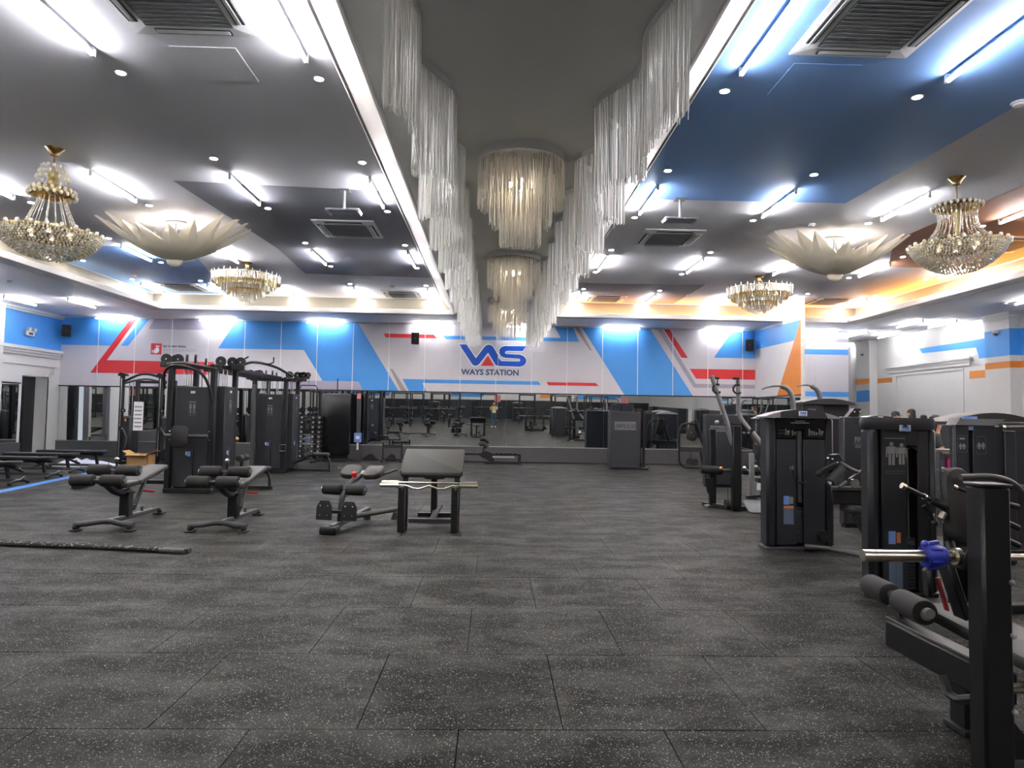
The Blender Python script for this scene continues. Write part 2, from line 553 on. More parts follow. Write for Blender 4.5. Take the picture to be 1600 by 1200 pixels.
GRAPHICS = [
    ('blue', [(-14.3, 4.57), (-12.03, 4.57), (-12.71, 3.635), (-14.3, 3.635)]),
    ('red', [(-12.07, 4.57), (-11.86, 4.57), (-12.80, 3.15), (-9.28, 3.15), (-9.48, 2.725), (-13.32, 2.725)]),
    ('blue', [(-11.74, 4.57), (-11.45, 4.57), (-12.13, 3.64), (-12.36, 3.64)]),
    ('lavender', [(-11.30, 4.57), (-8.90, 4.57), (-9.11, 4.215), (-11.48, 4.215)]),
    ('blue', [(-8.60, 4.57), (-4.59, 4.57), (-3.17, 2.30), (-4.36, 2.30), (-4.51, 2.59), (-5.70, 2.59), (-6.35, 3.61), (-9.18, 3.61)]),
    ('lavender', [(-6.80, 2.588), (-4.515, 2.588), (-4.365, 2.30), (-6.83, 2.30)]),
    ('taupe', [(-3.48, 3.04), (-3.38, 3.02), (-2.91, 2.30), (-3.09, 2.30)]),
    ('blue', [(-3.05, 2.70), (1.50, 2.70), (1.58, 2.58), (-2.39, 2.58), (-2.24, 2.30), (-2.83, 2.30)]),
    ('red', [(-3.72, 4.215), (-2.05, 4.215), (-1.93, 4.085), (-3.64, 4.085)]),
    ('blue', [(-1.74, 4.185), (2.23, 4.185), (2.03, 4.57), (2.64, 4.57), (2.86, 4.065), (-1.63, 4.065)]),
    ('taupe', [(2.69, 4.57), (2.84, 4.57), (3.30, 3.77), (3.22, 3.79)]),
    ('blue', [(2.94, 4.57), (5.26, 4.57), (6.74, 2.30), (4.41, 2.30)]),
    ('lavender', [(5.51, 4.57), (5.69, 4.57), (6.84, 2.71), (8.87, 2.71), (8.87, 2.58), (6.77, 2.58)]),
    ('red', [(5.73, 4.57), (5.91, 4.57), (6.57, 3.59), (6.35, 3.59)]),
    ('blue', [(8.11, 4.57), (8.87, 4.57), (8.87, 3.61), (7.46, 3.61)]),
    ('red', [(6.63, 3.22), (8.87, 3.22), (8.87, 2.885), (6.85, 2.885)]),
    ('red', [(1.78, 2.68), (3.44, 2.68), (3.54, 2.575), (1.85, 2.575)]),
]
WO, WX, WZ = (0, YB, 0), (1, 0, 0), (0, 0, 1)     # ex x ez points to -Y, out of the wall
for c, poly in GRAPHICS:
    decal('painted_shape', poly, c, wall_back, WO, WX, WZ)
LOGO_W = [(-1.186, 3.900), (-0.934, 3.899), (-0.613, 3.440), (-0.367, 3.778), (-0.298, 3.865), (-0.218, 3.903), (-0.137, 3.900), (-0.056, 3.855), (0.125, 3.565), (0.131, 3.211), (0.065, 3.211), (-0.207, 3.640), (-0.499, 3.250), (-0.578, 3.192), (-0.659, 3.186), (-0.730, 3.235)]
LOGO_S = [(1.066, 3.877), (0.957, 3.712), (0.431, 3.713), (0.371, 3.681), (0.362, 3.630), (0.413, 3.601), (0.868, 3.589), (1.011, 3.531), (1.083, 3.421), (1.074, 3.319), (1.005, 3.227), (0.874, 3.184), (0.137, 3.197), (0.150, 3.480), (0.235, 3.364), (0.841, 3.359), (0.881, 3.387), (0.870, 3.437), (0.830, 3.456), (0.385, 3.472), (0.243, 3.516), (0.170, 3.626), (0.168, 3.748), (0.237, 3.831), (0.358, 3.873)]
LOGO_T = [(-0.212, 3.528), (0.006, 3.195), (-0.437, 3.190)]
def grow(poly, d):
    n = len(poly); out = []
    a = sum(poly[i - 1][0] * poly[i][1] - poly[i][0] * poly[i - 1][1] for i in range(n))
    s = 1 if a < 0 else -1
    for i in range(n):
        p0, p, p1 = V(poly[i - 1]), V(poly[i]), V(poly[(i + 1) % n])
        e0, e1 = (p - p0).normalized(), (p1 - p).normalized()
        n0, n1 = V((-e0.y, e0.x)) * s, V((-e1.y, e1.x)) * s
        nn = (n0 + n1)
        nn = nn.normalized() if nn.length > 1e-4 else n0
        k = min(1.6, 1 / max(nn.dot(n0), .4))
        out.append(tuple(p + nn * d * k))
    return out
decal('logo_outline', grow(LOGO_W, .035), 'halo', wall_back, (0, YB - .0015, 0), WX, WZ)
decal('logo_outline', grow(LOGO_S, .03), 'halo', wall_back, (0, YB - .0020, 0), WX, WZ)
decal('logo_letters', LOGO_W, 'deepblue', wall_back, (0, YB - .004, 0), WX, WZ)
decal('logo_letters', LOGO_S, 'deepblue', wall_back, (0, YB - .0045, 0), WX, WZ)
decal('logo_triangle', LOGO_T, 'red', wall_back, (0, YB - .0055, 0), WX, WZ)
text_mesh('logo_text', 'WAYS STATION', .262, 'navy', wall_back, wallframe((-1.09, YB - .004, 2.888), WX, WZ), bold=.008, sx=1.02)
decal('sign_icon', [(-11.38, 3.37), (-11.03, 3.37), (-11.03, 3.74), (-11.38, 3.74)], 'red', wall_back, WO, WX, WZ, .004)
ic = M()
ic.prism([(-11.30, 3.44), (-11.22, 3.40), (-11.13, 3.44), (-11.10, 3.52), (-11.13, 3.6), (-11.2, 3.6), (-11.26, 3.54)], (0, YB - .004, 0), WX, WZ, .002)
ic.prism([(-11.22, 3.62), (-11.10, 3.62), (-11.10, 3.65), (-11.22, 3.67)], (0, YB - .004, 0), WX, WZ, .002)
ic.prism([(-11.34, 3.42), (-11.31, 3.42), (-11.31, 3.52), (-11.34, 3.52)], (0, YB - .004, 0), WX, WZ, .002)
part('sign_pictogram', ic, 'halo', wall_back, False)
text_mesh('sign_text', 'NA TU MNO MUSAL.', .082, 'print_dark', wall_back, wallframe((-10.98, YB - .003, 3.62), WX, WZ), bold=.003)
for k, (w_, z_) in enumerate(((1.1, 3.54), (1.1, 3.49), (.45, 3.43))):
    part('sign_rule', M().b2(-10.98, -10.98 + w_, YB - .003, YB, z_, z_ + .014), 'lavender', wall_back, False)
# kick wall, mirrors, trims
part('kick_panel', M().b2(XL, 8.88, YB - .06, YB + .02, 0, .475, .004), 'kick', wall_back, False)
trim_1 = struct('trim_1', M().b2(XL, 8.88, YB - .075, YB + .02, .475, .497, .003), 'satin')
trim_2 = struct('trim_2', M().b2(XL, 8.88, YB - .055, YB + .01, 2.262, 2.302, .003), 'black')
EPS = math.radians(0.9)
x = XL + .05
k = 0
while x < 8.8:
    x1 = min(x + 1.633, 8.87)
    mm = M().box(((x + x1) / 2, 0, 0.885), (x1 - x - .005, .006, 1.765))
    o = part('mirror_pane', mm, 'mirror', wall_back, False)
    o.location = (0, YB - .006, .497)
    o.rotation_euler = (EPS + random.uniform(-.0006, .0006), 0, random.uniform(-.0006, .0006))
    x = x1
    k += 1
# right-hand panel of the back wall, past the partition
for a, b_ in ((9.0, 10.1), (10.1, 10.95), (10.95, 12.1)):
    for z0, z1 in ((0.0, 2.30), (2.305, 4.576)):
        part('wall_panel', M().b2(a + .003, b_ - .003, YB, YB + .02, z0, z1, .002), 'panel', wall_back, False)
for z0, z1, c in ((4.22, 4.33, 'lavender'), (3.79, 3.97, 'blue'), (2.35, 2.52, 'blue')):
    decal('painted_shape', [(9.0, z0), (12.1, z0), (12.1, z1), (9.0, z1)], c, wall_back, WO, WX, WZ)

# ---- partition fin
wall_part = struct('wall_partition', M().b2(8.88, 9.0, 18.63, YB + .02, 0, TRAY, .004), 'white')
PO, PX = (8.88, 0, 0), (0, -1, 0)     # local x runs toward the camera; -Y x Z = -X
for c, poly in (('blue', [(-21.93, 4.53), (-18.64, 4.45), (-19.05, 3.89), (-21.93, 3.91)]),
                ('orange', [(-18.635, 4.45), (-18.635, 2.28), (-20.25, 2.28), (-19.05, 3.88), (-18.66, 4.45)])):
    decal('painted_shape', poly, c, wall_part, PO, PX, WZ)
for a in (18.66, 20.3):
    o = part('mirror_pane', M().b2(8.868, 8.876, a, a + 1.62, .5, 2.25), 'mirror', wall_part, False)
part('mirror_trim', M().b2(8.86, 8.88, 18.63, YB - .06, 2.25, 2.285), 'black', wall_part, False)
part('kick_panel', M().b2(8.84, 8.88, 18.63, YB - .06, 0, .49), 'kick', wall_part, False)

# ---- passage beside the back wall
struct('wall_passage', M().b2(12.0, 12.1, YB + .02, 26.2, 0, 5.2), 'white')
struct('wall_end', M().b2(12.0, 14.5, 26.0, 26.2, 0, 5.2), 'white')
dr = struct('door_1', M().b2(12.5, 13.5, 25.94, 25.99, 0, 2.6, .004), 'print_dim')
part('door_handle', M().b2(12.58, 12.61, 25.9, 25.94, .95, 1.25, .005), 'steel', dr)

# ---- right wall with pilasters
wall_right = struct('wall_right', M().b2(XR, XR + .2, YR, 26.2, 0, 5.2), 'white')
RX, RO = (0, -1, 0), (XR, 0, 0)
for (ya, yb) in ((23.87, 24.77), (17.25, 18.15), (10.6, 11.5), (4.0, 4.9), (-2.6, -1.7)):
    p = part('pilaster', M().b2(XR - .30, XR, ya, yb, 0, 4.576, .004), 'white', wall_right)
    for dz, pr in ((.0, .06), (.06, .035), (.12, .015)):
        part('cornice', M().b2(XR - .30 - pr, XR, ya - pr, yb + pr, 4.50 - dz, 4.576 - dz, .004), 'white', wall_right)
for c, poly in (('blue', [(-21.47, 4.0), (-18.15, 4.0), (-18.15, 3.43), (-18.76, 3.43), (-18.88, 3.77), (-21.31, 3.83)]),
                ('orange', [(-23.87, 3.12), (-22.97, 3.12), (-22.97, 2.95), (-23.87, 2.95)]),
                ('orange', [(-19.16, 3.08), (-18.15, 3.08), (-18.15, 2.86), (-19.16, 2.86)])):
    decal('painted_shape', poly, c, wall_right, RO, RX, WZ)
for c, poly in (('blue', [(-18.15, 4.12), (-17.25, 4.12), (-17.25, 3.39), (-18.15, 3.39)]),
                ('orange', [(-18.15, 3.23), (-17.25, 3.23), (-17.25, 3.05), (-18.15, 3.05)]),
                ('orange', [(-24.77, 3.13), (-23.87, 3.13), (-23.87, 2.94), (-24.77, 2.94)]),
                ('blue', [(-24.77, 2.70), (-23.87, 2.70), (-23.87, 2.27), (-24.77, 2.27)])):
    decal('painted_shape', poly, c, wall_right, (XR - .30, 0, 0), RX, WZ)
for c, z0, z1 in (('blue', 3.39, 4.12), ('orange', 3.05, 3.23)):
    decal('painted_shape', [(XR - .3, z0), (XR, z0), (XR, z1), (XR - .3, z1)], c, wall_right, (0, 17.25, 0), WX, WZ)
for c, z0, z1 in (('blue', 3.39, 4.12), ('orange', 3.05, 3.23)):
    decal('painted_shape', [(-17.25, z0), (-12.0, z0), (-12.0, z1), (-17.25, z1)], c, wall_right, RO, RX, WZ)
# blind chimney-piece moulding
for y0, y1, z0, z1, pr in ((19.0, 23.2, 3.44, 3.52, .12), (19.06, 23.14, 3.36, 3.44, .08), (19.1, 23.1, 3.26, 3.36, .05), (19.4, 19.48, 1.5, 3.2, .025), (22.7, 22.78, 1.5, 3.2, .025), (19.4, 22.78, 3.14, 3.2, .025)):
    part('moulding', M().b2(XR - pr, XR, y0, y1, z0, z1, .005), 'white', wall_right)
part('dado_panel', M().b2(XR - .05, XR, YR, 23.8, 0, 1.46, .005), 'kick', wall_right)

# ---- left wall: blue frieze, cornice, dark door in a recess, mirror
wall_left = struct('wall_left', M().b2(XL - .2, XL, YR, 20.23, 0, 5.2).b2(XL - .2, XL, 21.37, YB + .2, 0, 5.2).b2(XL - .2, XL, 20.23, 21.37, 2.53, 5.2), 'white')
LX, LO = (0, 1, 0), (XL, 0, 0)
decal('painted_shape', [(14.0, 3.40), (21.93, 3.40), (21.93, 4.44), (14.0, 4.44)], 'blue', wall_left, LO, LX, WZ)
for y0, y1, z0, z1, pr in ((YR, YB, 4.44, 4.5, .05), (YR, YB, 4.5, 4.576, .1), (18.2, YB - .1, 3.30, 3.40, .16), (18.25, YB - .14, 3.22, 3.30, .11), (18.3, YB - .18, 3.14, 3.22, .06), (18.3, YB - .2, 2.84, 2.88, .03), (21.6, 21.64, 2.62, 2.88, .03)):
    part('moulding', M().b2(XL, XL + pr, y0, y1, z0, z1, .005), 'white', wall_left)
part('pilaster', M().b2(XL, XL + .15, 18.0, 19.22, 0, 4.576, .004), 'white', wall_left)
part('door_jamb', M().b2(XL - .45, XL, 21.37, 21.42, 0, 2.53), 'white', wall_left)
door_2 = struct('door_2', M().b2(XL - .42, XL - .38, 20.2, 21.37, 0, 2.53, .004), 'door_dark')
part('door_handle', M().cyl((XL - .33, 20.4, .8), (XL - .33, 20.4, 1.5), .015), 'steel', door_2)
part('door_pane', M().b2(XL - .378, XL - .37, 20.35, 21.2, .3, 2.2), 'gloss', door_2)
for a in (14.9, 16.6):
    part('mirror_pane', M().b2(XL + .004, XL + .012, a, a + 1.69, .5, 2.25), 'mirror', wall_left, False)
part('mirror_pane', M().b2(XL + .004, XL + .012, 19.23, 20.1, .5, 2.25), 'mirror', wall_left, False)
part('mirror_trim', M().b2(XL, XL + .03, 14.8, 20.15, 2.25, 2.29), 'black', wall_left, False)
part('kick_panel', M().b2(XL, XL + .06, YR, 20.2, 0, .49), 'kick', wall_left, False)
# ---- rear wall (behind the camera; seen only in the mirror)
wall_front = struct('wall_front', M().b2(XL - .2, XR + .2, YR - .2, YR, 0, 5.2), 'white')
part('dado_panel', M().b2(XL, XR, YR, YR + .05, 0, 1.75), 'rearband', wall_front)
for a, b_, c in ((-13, -9.5, 'blue'), (-4, -1, 'blue'), (4.2, 5.2, 'orange'), (7.5, 11.5, 'blue')):
    decal('painted_shape', [(-b_, 2.0), (-a, 2.0), (-a - .6, 3.2), (-b_ - .6, 3.2)], c, wall_front, (0, YR, 0), (-1, 0, 0), WZ)

# ---- ceiling
ceiling = struct('ceiling', M().b2(XL - .2, XR + .2, YR, 26.2, TRAY + .03, 5.3), 'slab')
part('tray_ceiling', M().b2(-10.5, -1.15, -14.3, 20.2, TRAY, TRAY + .03), 'ceil_left', ceiling, False)
part('tray_ceiling', M().b2(1.6, 11.4, -14.3, 20.2, TRAY, TRAY + .03), 'ceil_grey', ceiling, False)
part('soffit', M().b2(XL, 8.88, 20.15, YB + .02, SOF, TRAY + .03), 'soffit', ceiling, False)
part('soffit', M().b2(9.0, 12.1, 20.15, YB + .02, SOF, TRAY + .03), 'soffit', ceiling, False)
part('soffit', M().b2(12.1, XR, 20.15, 26.1, SOF, TRAY + .03), 'soffit', ceiling, False)
part('soffit', M().b2(XL, -10.45, YR, 20.15, SOF, TRAY + .03), 'soffit', ceiling, False)
part('soffit', M().b2(11.35, XR, YR, 20.15, SOF, TRAY + .03), 'soffit', ceiling, False)
part('soffit', M().b2(-10.45, 11.35, YR, -14.2, SOF, TRAY + .03), 'soffit', ceiling, False)
part('centre_soffit', M().b2(-1.20, 1.64, -14.2, 20.15, SOF, TRAY + .03), 'strip_grey', ceiling, False)
# soffit fascia steps near the back wall
part('soffit_step', M().b2(XL, 8.88, YB - .10, YB, SOF - .03, SOF, .004), 'white', ceiling, False)
def ledge(x0, x1, y0, y1, lip):
    # cove ledge: thin shelf with a raised lip at its open edge
    part('cove_ledge', M().b2(x0, x1, y0, y1, SOF, SOF + .06), 'lip', ceiling, False)
    lx0, lx1, ly0, ly1 = lip
    part('cove_lip', M().b2(lx0, lx1, ly0, ly1, SOF - .012, SOF + .13, .01), 'lip', ceiling, False)
ledge(-10.45, -1.2, 19.80, 20.15, (-10.05, -1.2, 19.76, 19.82))
ledge(1.64, 8.88, 19.80, 20.15, (1.64, 8.88, 19.76, 19.82))
ledge(9.0, 11.35, 19.80, 20.15, (9.0, 10.95, 19.76, 19.82))
ledge(-10.45, -10.05, -14.2, 19.8, (-10.05, -9.99, -14.2, 19.8))
ledge(10.93, 11.35, -14.2, 19.8, (10.87, 10.93, -14.2, 19.8))
# sloped crown mouldings either side of the centre strip
for (xi, xo) in ((-1.19, -1.68), (1.65, 2.16)):
    sg = -1 if xo < xi else 1
    prof = [(xi - sg * .02, SOF), (xi, SOF - .012), (xi + sg * .03, SOF), (xo - sg * .06, TRAY - .07), (xo - sg * .03, TRAY - .075), (xo, TRAY - .04), (xo, TRAY + .01), (xi - sg * .02, TRAY + .01)]
    if sg > 0: prof = prof[::-1]
    part('crown_moulding', M().prism([(p[0], p[1]) for p in prof], (0, 19.80, 0), (1, 0, 0), (0, 0, 1), 34.0), 'lip', ceiling, False)
for x0, x1, y0, y1 in ((-10.48, -1.2, 20.145, 20.15), (1.64, 8.88, 20.145, 20.15), (9.0, 11.38, 20.145, 20.15), (-10.45, -10.445, -14.2, 20.15), (11.345, 11.35, -14.2, 20.15)):
    part('cove_back', M().b2(x0, x1, y0 - .004, y1, SOF + .06, TRAY - .02), 'cove', ceiling, False)
# cove light strips lying on the ledges
def cove(x0, x1, y0, y1, mt, label):
    o = part('cove_light', M().b2(x0, x1, y0, y1, SOF + .062, SOF + .075), mt, None, False)
    tag(o, label, 'cove light')
cove(1.9, 8.7, 20.0, 20.03, 'cove_warm', 'warm cove light strip above the mirror wall, right ceiling tray')
cove(9.05, 10.9, 20.0, 20.03, 'cove_warm', 'short warm cove light strip right of the orange partition')
cove(11.12, 11.15, -14, 19.7, 'cove_warm', 'warm cove light strip along the right wall side')
cove(-10.0, -1.5, 20.0, 20.03, 'cove_cool', 'pale cove light strip above the mirror wall, left ceiling tray')
cove(-10.25, -10.22, -14, 19.7, 'cove_cool', 'pale cove light strip along the left wall side')
# painted shapes on the tray ceilings
def cpatch(mt, poly, t=.004):
    a = sum(poly[i - 1][0] * poly[i][1] - poly[i][0] * poly[i - 1][1] for i in range(len(poly)))
    if a > 0: poly = poly[::-1]
    # frame X, -Y gives a normal of -Z
    part('painted_patch', M().prism([(p[0], -p[1]) for p in poly], (0, 0, TRAY + .001), (1, 0, 0), (0, -1, 0), t), mt, ceiling, False)
cpatch('ceil_blue', [(1.6, -2.5), (1.6, 10.48), (5.72, 10.42), (5.83, 6.9), (5.9, 2.0), (3.6, -2.5)])
cpatch('ceil_brown', [(7.83, 12.5), (7.9, 9.4), (8.1, 5.5), (11.3, 5.5), (11.3, 14.68), (9.05, 14.68)])
cpatch('ceil_dark', [(-5.05, 10.18), (-1.15, 10.46), (-1.15, 17.04), (-4.89, 16.82), (-4.77, 14.3)])
cpatch('ceil_blue', [(-10.5, 14.35), (-8.0, 14.42), (-6.9, 15.0), (-7.0, 15.45), (-8.14, 20.0), (-10.5, 20.0)])
cpatch('ceil_dark', [(1.6, 17.3), (5.59, 17.14), (5.56, 20.14), (1.6, 20.14)])
cpatch('ceil_dark', [(-10.5, -6), (-10.5, 4.0), (-5.5, 4.0), (-3.5, -6)])
for (x0, x1, y0, y1, mt) in ((2.95, 3.65, 6.30, 6.95, 'ceil_blue'), (-3.25, -2.6, 6.35, 7.0, 'ceil_left')):
    h = M()
    part('access_hatch', M().b2(x0, x1, y0, y1, TRAY - .008, TRAY + .001, .003), mt, ceiling, False)

# ================================================================ LAMPS OF THE ROOM
def make_tube(L=1.25, lamp='strip_lamp'):
    t = thing('tube_lamp', 'x', 'tube lamp')
    part('channel', M().b2(-.017, .017, -L / 2, L / 2, -.062, -.045, .004), 'acwhite', t)
    part('tube', M().cyl((0, -L / 2 + .02, -.08), (0, L / 2 - .02, -.08), .0165, 8), lamp, t)
    for s in (-1, 1):
        part('end_cap', M().b2(-.02, .02, s * L / 2 - .02, s * L / 2 + .02, -.098, 0, .005), 'acwhite', t)
    return t
def make_spot():
    t = thing('downlight', 'x', 'downlight')
    part('trim_ring', M().lathe([(.043, -.002), (.046, -.008), (.062, -.008), (.066, 0)], 20), 'acwhite', t)
    part('lamp_lens', M().lathe([(.044, -.003), (.043, -.0075)], 12), 'spot_lamp', t)
    return t
tube0, spot0, tube1 = make_tube(), make_spot(), make_tube(1.25, 'strip_lamp_low')
used = set()
def place(proto, loc, rz, label, group):
    if proto.name in used:
        o = copy_tree(proto)
    else:
        o = proto; used.add(proto.name)
    o.location = loc; o.rotation_euler = (0, 0, rz)
    o['label'] = label; o['group'] = group
    return o
COLS_L, COLS_R = [-1.93, -4.02, -6.08, -8.1, -9.95], [2.46, 4.6, 6.7, 8.8, 10.75]
TROWS = [19.12, 14.84, 10.42, 5.8, 1.35, -3.1, -7.5, -11.9]
SROWS = [[20.06, 18.05], [15.9, 13.75], [11.45, 9.22], [6.9, 4.7], [2.45, .25], [-2.0, -4.2], [-6.4, -8.6], [-10.8, -13.0]]
for side, cols in (('left', COLS_L), ('right', COLS_R)):
    for ci, cx in enumerate(cols):
        for ri, ty in enumerate(TROWS):
            if (ri >= 4 and ci == 4) or ri == 4 or ri == 6: continue
            if not (side == 'left' and ci == 4 and ri in (1, 2)):
                where = 'innermost column' if ci == 0 else ORD[ci] + ' column outward'
                place(tube0, (cx, ty, TRAY), 0, '%s tray tube lamp, %s row from the mirror wall, %s' % (side, ORD[ri], where), 'tube lamps in the ceiling trays')
            for si, sy in enumerate(SROWS[ri]):
                if ci == 2 and (ri, si) in ((2, 1), (1, 0)): continue        # chandeliers hang there
                if ri >= 5 and ci > 2: continue
                where2 = 'innermost column' if ci == 0 else ORD[ci] + ' column outward'
                place(spot0, (cx, sy, TRAY), 0, '%s tray downlight at the %s end of tube lamp row %s, %s' % (side, ('far', 'near')[si], ORD[ri], where2), 'downlights in the ceiling trays')
for i, cx in enumerate((-12.45, -9.09, -5.6, -2.1, 1.0, 4.25, 7.7, 11.0)):
    place(tube1, (cx, YB - .26, SOF), PI / 2, 'tube lamp at the top of the mirror wall, %s from the left corner' % ORD[i], 'tube lamps along the top of the mirror wall')
LS = [(-13.3, 18.6), (-11.73, 18.8), (-13.3, 15.9), (-11.73, 14.4), (-12.5, 9.8), (-12.5, 5.3), (-12.5, .9), (-12.5, -4)]
for i, (cx, cy) in enumerate(LS):
    place(tube0, (cx, cy, SOF), 0, 'left soffit tube lamp, %s from the back corner%s' % (ORD[i], ', beside the blue frieze' if i == 0 else ''), 'tube lamps under the left soffit')
RS = [(12.42, 21.95), (14.0, 24.9), (12.65, 19.5), (13.6, 22.1), (13.6, 19.4), (12.95, 15.2), (13.3, 13.0), (12.8, 10.8), (12.8, 6.4), (12.8, 2.0), (12.8, -2.4)]
RSL = ['right soffit tube lamp just past the end of the lavender wall', 'right soffit tube lamp deepest in the passage', 'right soffit tube lamp, inner line, second from the back', 'right soffit tube lamp beside the far pilaster', 'right soffit tube lamp beside the near pilaster cornice', 'right soffit tube lamp cut by the right photo edge', 'right soffit tube lamp over the near pilaster, wall line'] + ['right soffit tube lamp, %s one outside the photo' % k for k in ORD]
for i, (cx, cy) in enumerate(RS):
    place(tube1, (cx, cy, SOF), 0, RSL[i], 'tube lamps under the right soffit')

# ================================================================ CEILING FITTINGS
def make_ac():
    t = thing('ceiling_cassette', 'x', 'air conditioner')
    s = .58
    fr = M()
    # square frame of four mitred boards with sloped inner edge
    for k in range(4):
        a = k * PI / 2
        R = rot('Z', a)
        outer = [V((-s, -s, 0)), V((s, -s, 0)), V((.40, -.40, 0)), V((-.40, -.40, 0))]
        low = [V((-s, -s, -.02)), V((s, -s, -.02)), V((.40, -.40, -.045)), V((-.40, -.40, -.045))]
        vs = [R @ p for p in outer + low]
        fr.add(vs, [(0, 1, 2, 3), (7, 6, 5, 4), (0, 4, 5, 1), (1, 5, 6, 2), (2, 6, 7, 3), (3, 7, 4, 0)])
    part('frame', fr, 'acwhite', t, False)
    for k in range(4):
        R = rot('Z', k * PI / 2)
        part('air_slot', M().box(R @ V((0, -.485, -.036)), (.70, .085, .012), R, .003), 'acdark', t, False)
        part('louvre', M().box(R @ V((0, -.475, -.044)), (.68, .05, .006), R @ rot('X', .25), .002), 'acwhite', t, False)
    part('grille_plate', M().b2(-.40, .40, -.40, .40, -.04, -.03), 'acgrille', t, False)
    for i in range(13):
        y = -.36 + .06 * i
        part('grille_slat', M().box((0, y, -.043), (.76, .044, .006), rot('X', .12)), 'acgrille', t, False)
    return t
ac0 = make_ac()
for (x, y, l) in ((-2.86, 5.55, 'grey cassette air conditioner at the upper left edge of the photo'),
                  (3.40, 5.55, 'largest cassette air conditioner, on the bright blue ceiling patch'),
                  (-2.86, 12.62, 'cassette air conditioner left of the fringe strip, beside a hanging bracket'),
                  (3.40, 12.70, 'cassette air conditioner right of the fringe strip, beside a hanging bracket'),
                  (-2.75, 19.45, 'small far cassette air conditioner, left tray next to the fringe strip'),
                  (3.32, 19.45, 'small far cassette air conditioner on the dark grey patch, right tray'),
                  (-8.98, 19.05, 'cassette air conditioner on the blue patch, far left corner'),
                  (10.15, 12.6, 'cassette air conditioner on the brown patch at the right edge'),
                  (9.9, 19.1, 'cassette air conditioner behind the top of the orange partition')):
    place(ac0, (x, y, TRAY), 0, l, 'ceiling cassette air conditioners')

def make_bracket(label, x, y):
    t = thing('hanging_bracket', label, 'bracket', (x, y, TRAY), 0, 'projector brackets under the trays')
    part('ceiling_plate', M().b2(-.09, .09, -.09, .09, -.012, 0, .003), 'satin', t)
    part('pole', M().cyl((0, 0, -.01), (0, 0, -.33), .022, 14), 'satin', t)
    part('cross_plate', M().b2(-.27, .27, -.13, .13, -.36, -.325, .006), 'satin', t)
    for s in (-1, 1):
        part('clip', M().b2(s * .24 - .02, s * .24 + .02, -.12, .12, -.385, -.36, .004), 'steel', t)
make_bracket('white T-shaped projector bracket hanging in the left tray', -2.45, 10.42)
make_bracket('white T-shaped projector bracket hanging in the right tray', 2.99, 10.44)

def make_detector():
    t = thing('smoke_detector', 'x', 'smoke detector')
    part('base', M().lathe([(.075, 0), (.075, -.018), (.07, -.022)], 20), 'white', t)
    part('sensor_head', M().lathe([(.055, -.022), (.055, -.045), (.04, -.055), (.0, -.057)], 20), 'acwhite', t)
    return t
det0 = make_detector()
for (x, y, z, l) in ((5.78, 6.95, TRAY, 'white smoke detector at the upper right edge of the photo'),
                     (5.73, 11.6, TRAY, 'small smoke detector between the blue patch and the feather lamp'),
                     (-2.85, 18.17, TRAY, 'tiny smoke detector beside the far left cassette'),
                     (5.6, 18.6, TRAY, 'tiny smoke detector at the edge of the far dark patch'),
                     (-11.68, 15.89, SOF, 'white smoke detector under the left soffit'),
                     (12.78, 15.93, SOF, 'white smoke detector under the right soffit'),
                     (-9.6, 17.5, TRAY, 'smoke detector on the far left blue patch')):
    place(det0, (x, y, z), 0, l, 'smoke detectors')

# ---- fringe curtains on wavy tracks
def strand(m, x, y, z0, z1, r, n=4, sway=.0):
    dx, dy = random.uniform(-sway, sway), random.uniform(-sway, sway)
    vs = []
    a0 = random.random() * 3
    for (px, py, z) in ((x, y, z0), (x + dx, y + dy, z1)):
        for k in range(n):
            a = a0 + 2 * PI * k / n
            vs.append((px + r * math.cos(a), py + r * math.sin(a), z))
    m.add(vs, [(k, (k + 1) % n, n + (k + 1) % n, n + k) for k in range(n)] + [tuple(range(n, 2 * n))])
def wave_pts(side):
    c = [(-.76, 4.22), (-.62, 4.85), (-.68, 5.42), (-.41, 6.08), (-.80, 6.75)]
    y = 7.4
    while y < 19.5:
        c.append((-.38, y)); c.append((-.80, y + .62)); y += 1.24
    pts = c
    if side > 0: pts = [(.54 - p[0], p[1] + .12) for p in pts]
    return spline([(p[0], p[1], 0) for p in pts], 10)
def curtain(side, label):
    pts = wave_pts(side)
    t = thing('fringe_curtain', label, 'string curtain', (0, 0, SOF), 0, 'wavy fringe curtains')
    tr = M()
    for a, b_ in zip(pts[:-1], pts[1:]):
        d = (b_ - a)
        if d.length < 1e-6: continue
        tr.bar(a + V((0, 0, -.035)), b_ + d.normalized() * .004 + V((0, 0, -.035)), .03, .07, 0)
    part('wavy_track', tr, 'halo', t)
    ms = M()
    acc = 0.0
    for a, b_ in zip(pts[:-1], pts[1:]):
        d = b_ - a
        L = d.length
        s, u, dd = frame_from(d) if L > 1e-6 else (V((1, 0, 0)), None, None)
        while acc < L:
            p = a + d * (acc / L)
            for off in (-.012, .012):
                jx = random.uniform(-.005, .005)
                ln = .93 + .07 * math.sin(p.y * 5.07) + random.uniform(-.05, .03) + (.05 if random.random() < .08 else 0)
                strand(ms, p.x + s.x * off + jx, p.y + s.y * off, -.06, -.06 - ln, .0042, 3, .012)
            acc += .0145
        acc -= L
    o = part('fringe_strings', ms, 'string', t)
    o['kind'] = 'stuff'
curtain(-1, 'long wavy white fringe curtain left of the ring lamps')
curtain(1, 'long wavy white fringe curtain right of the ring lamps')

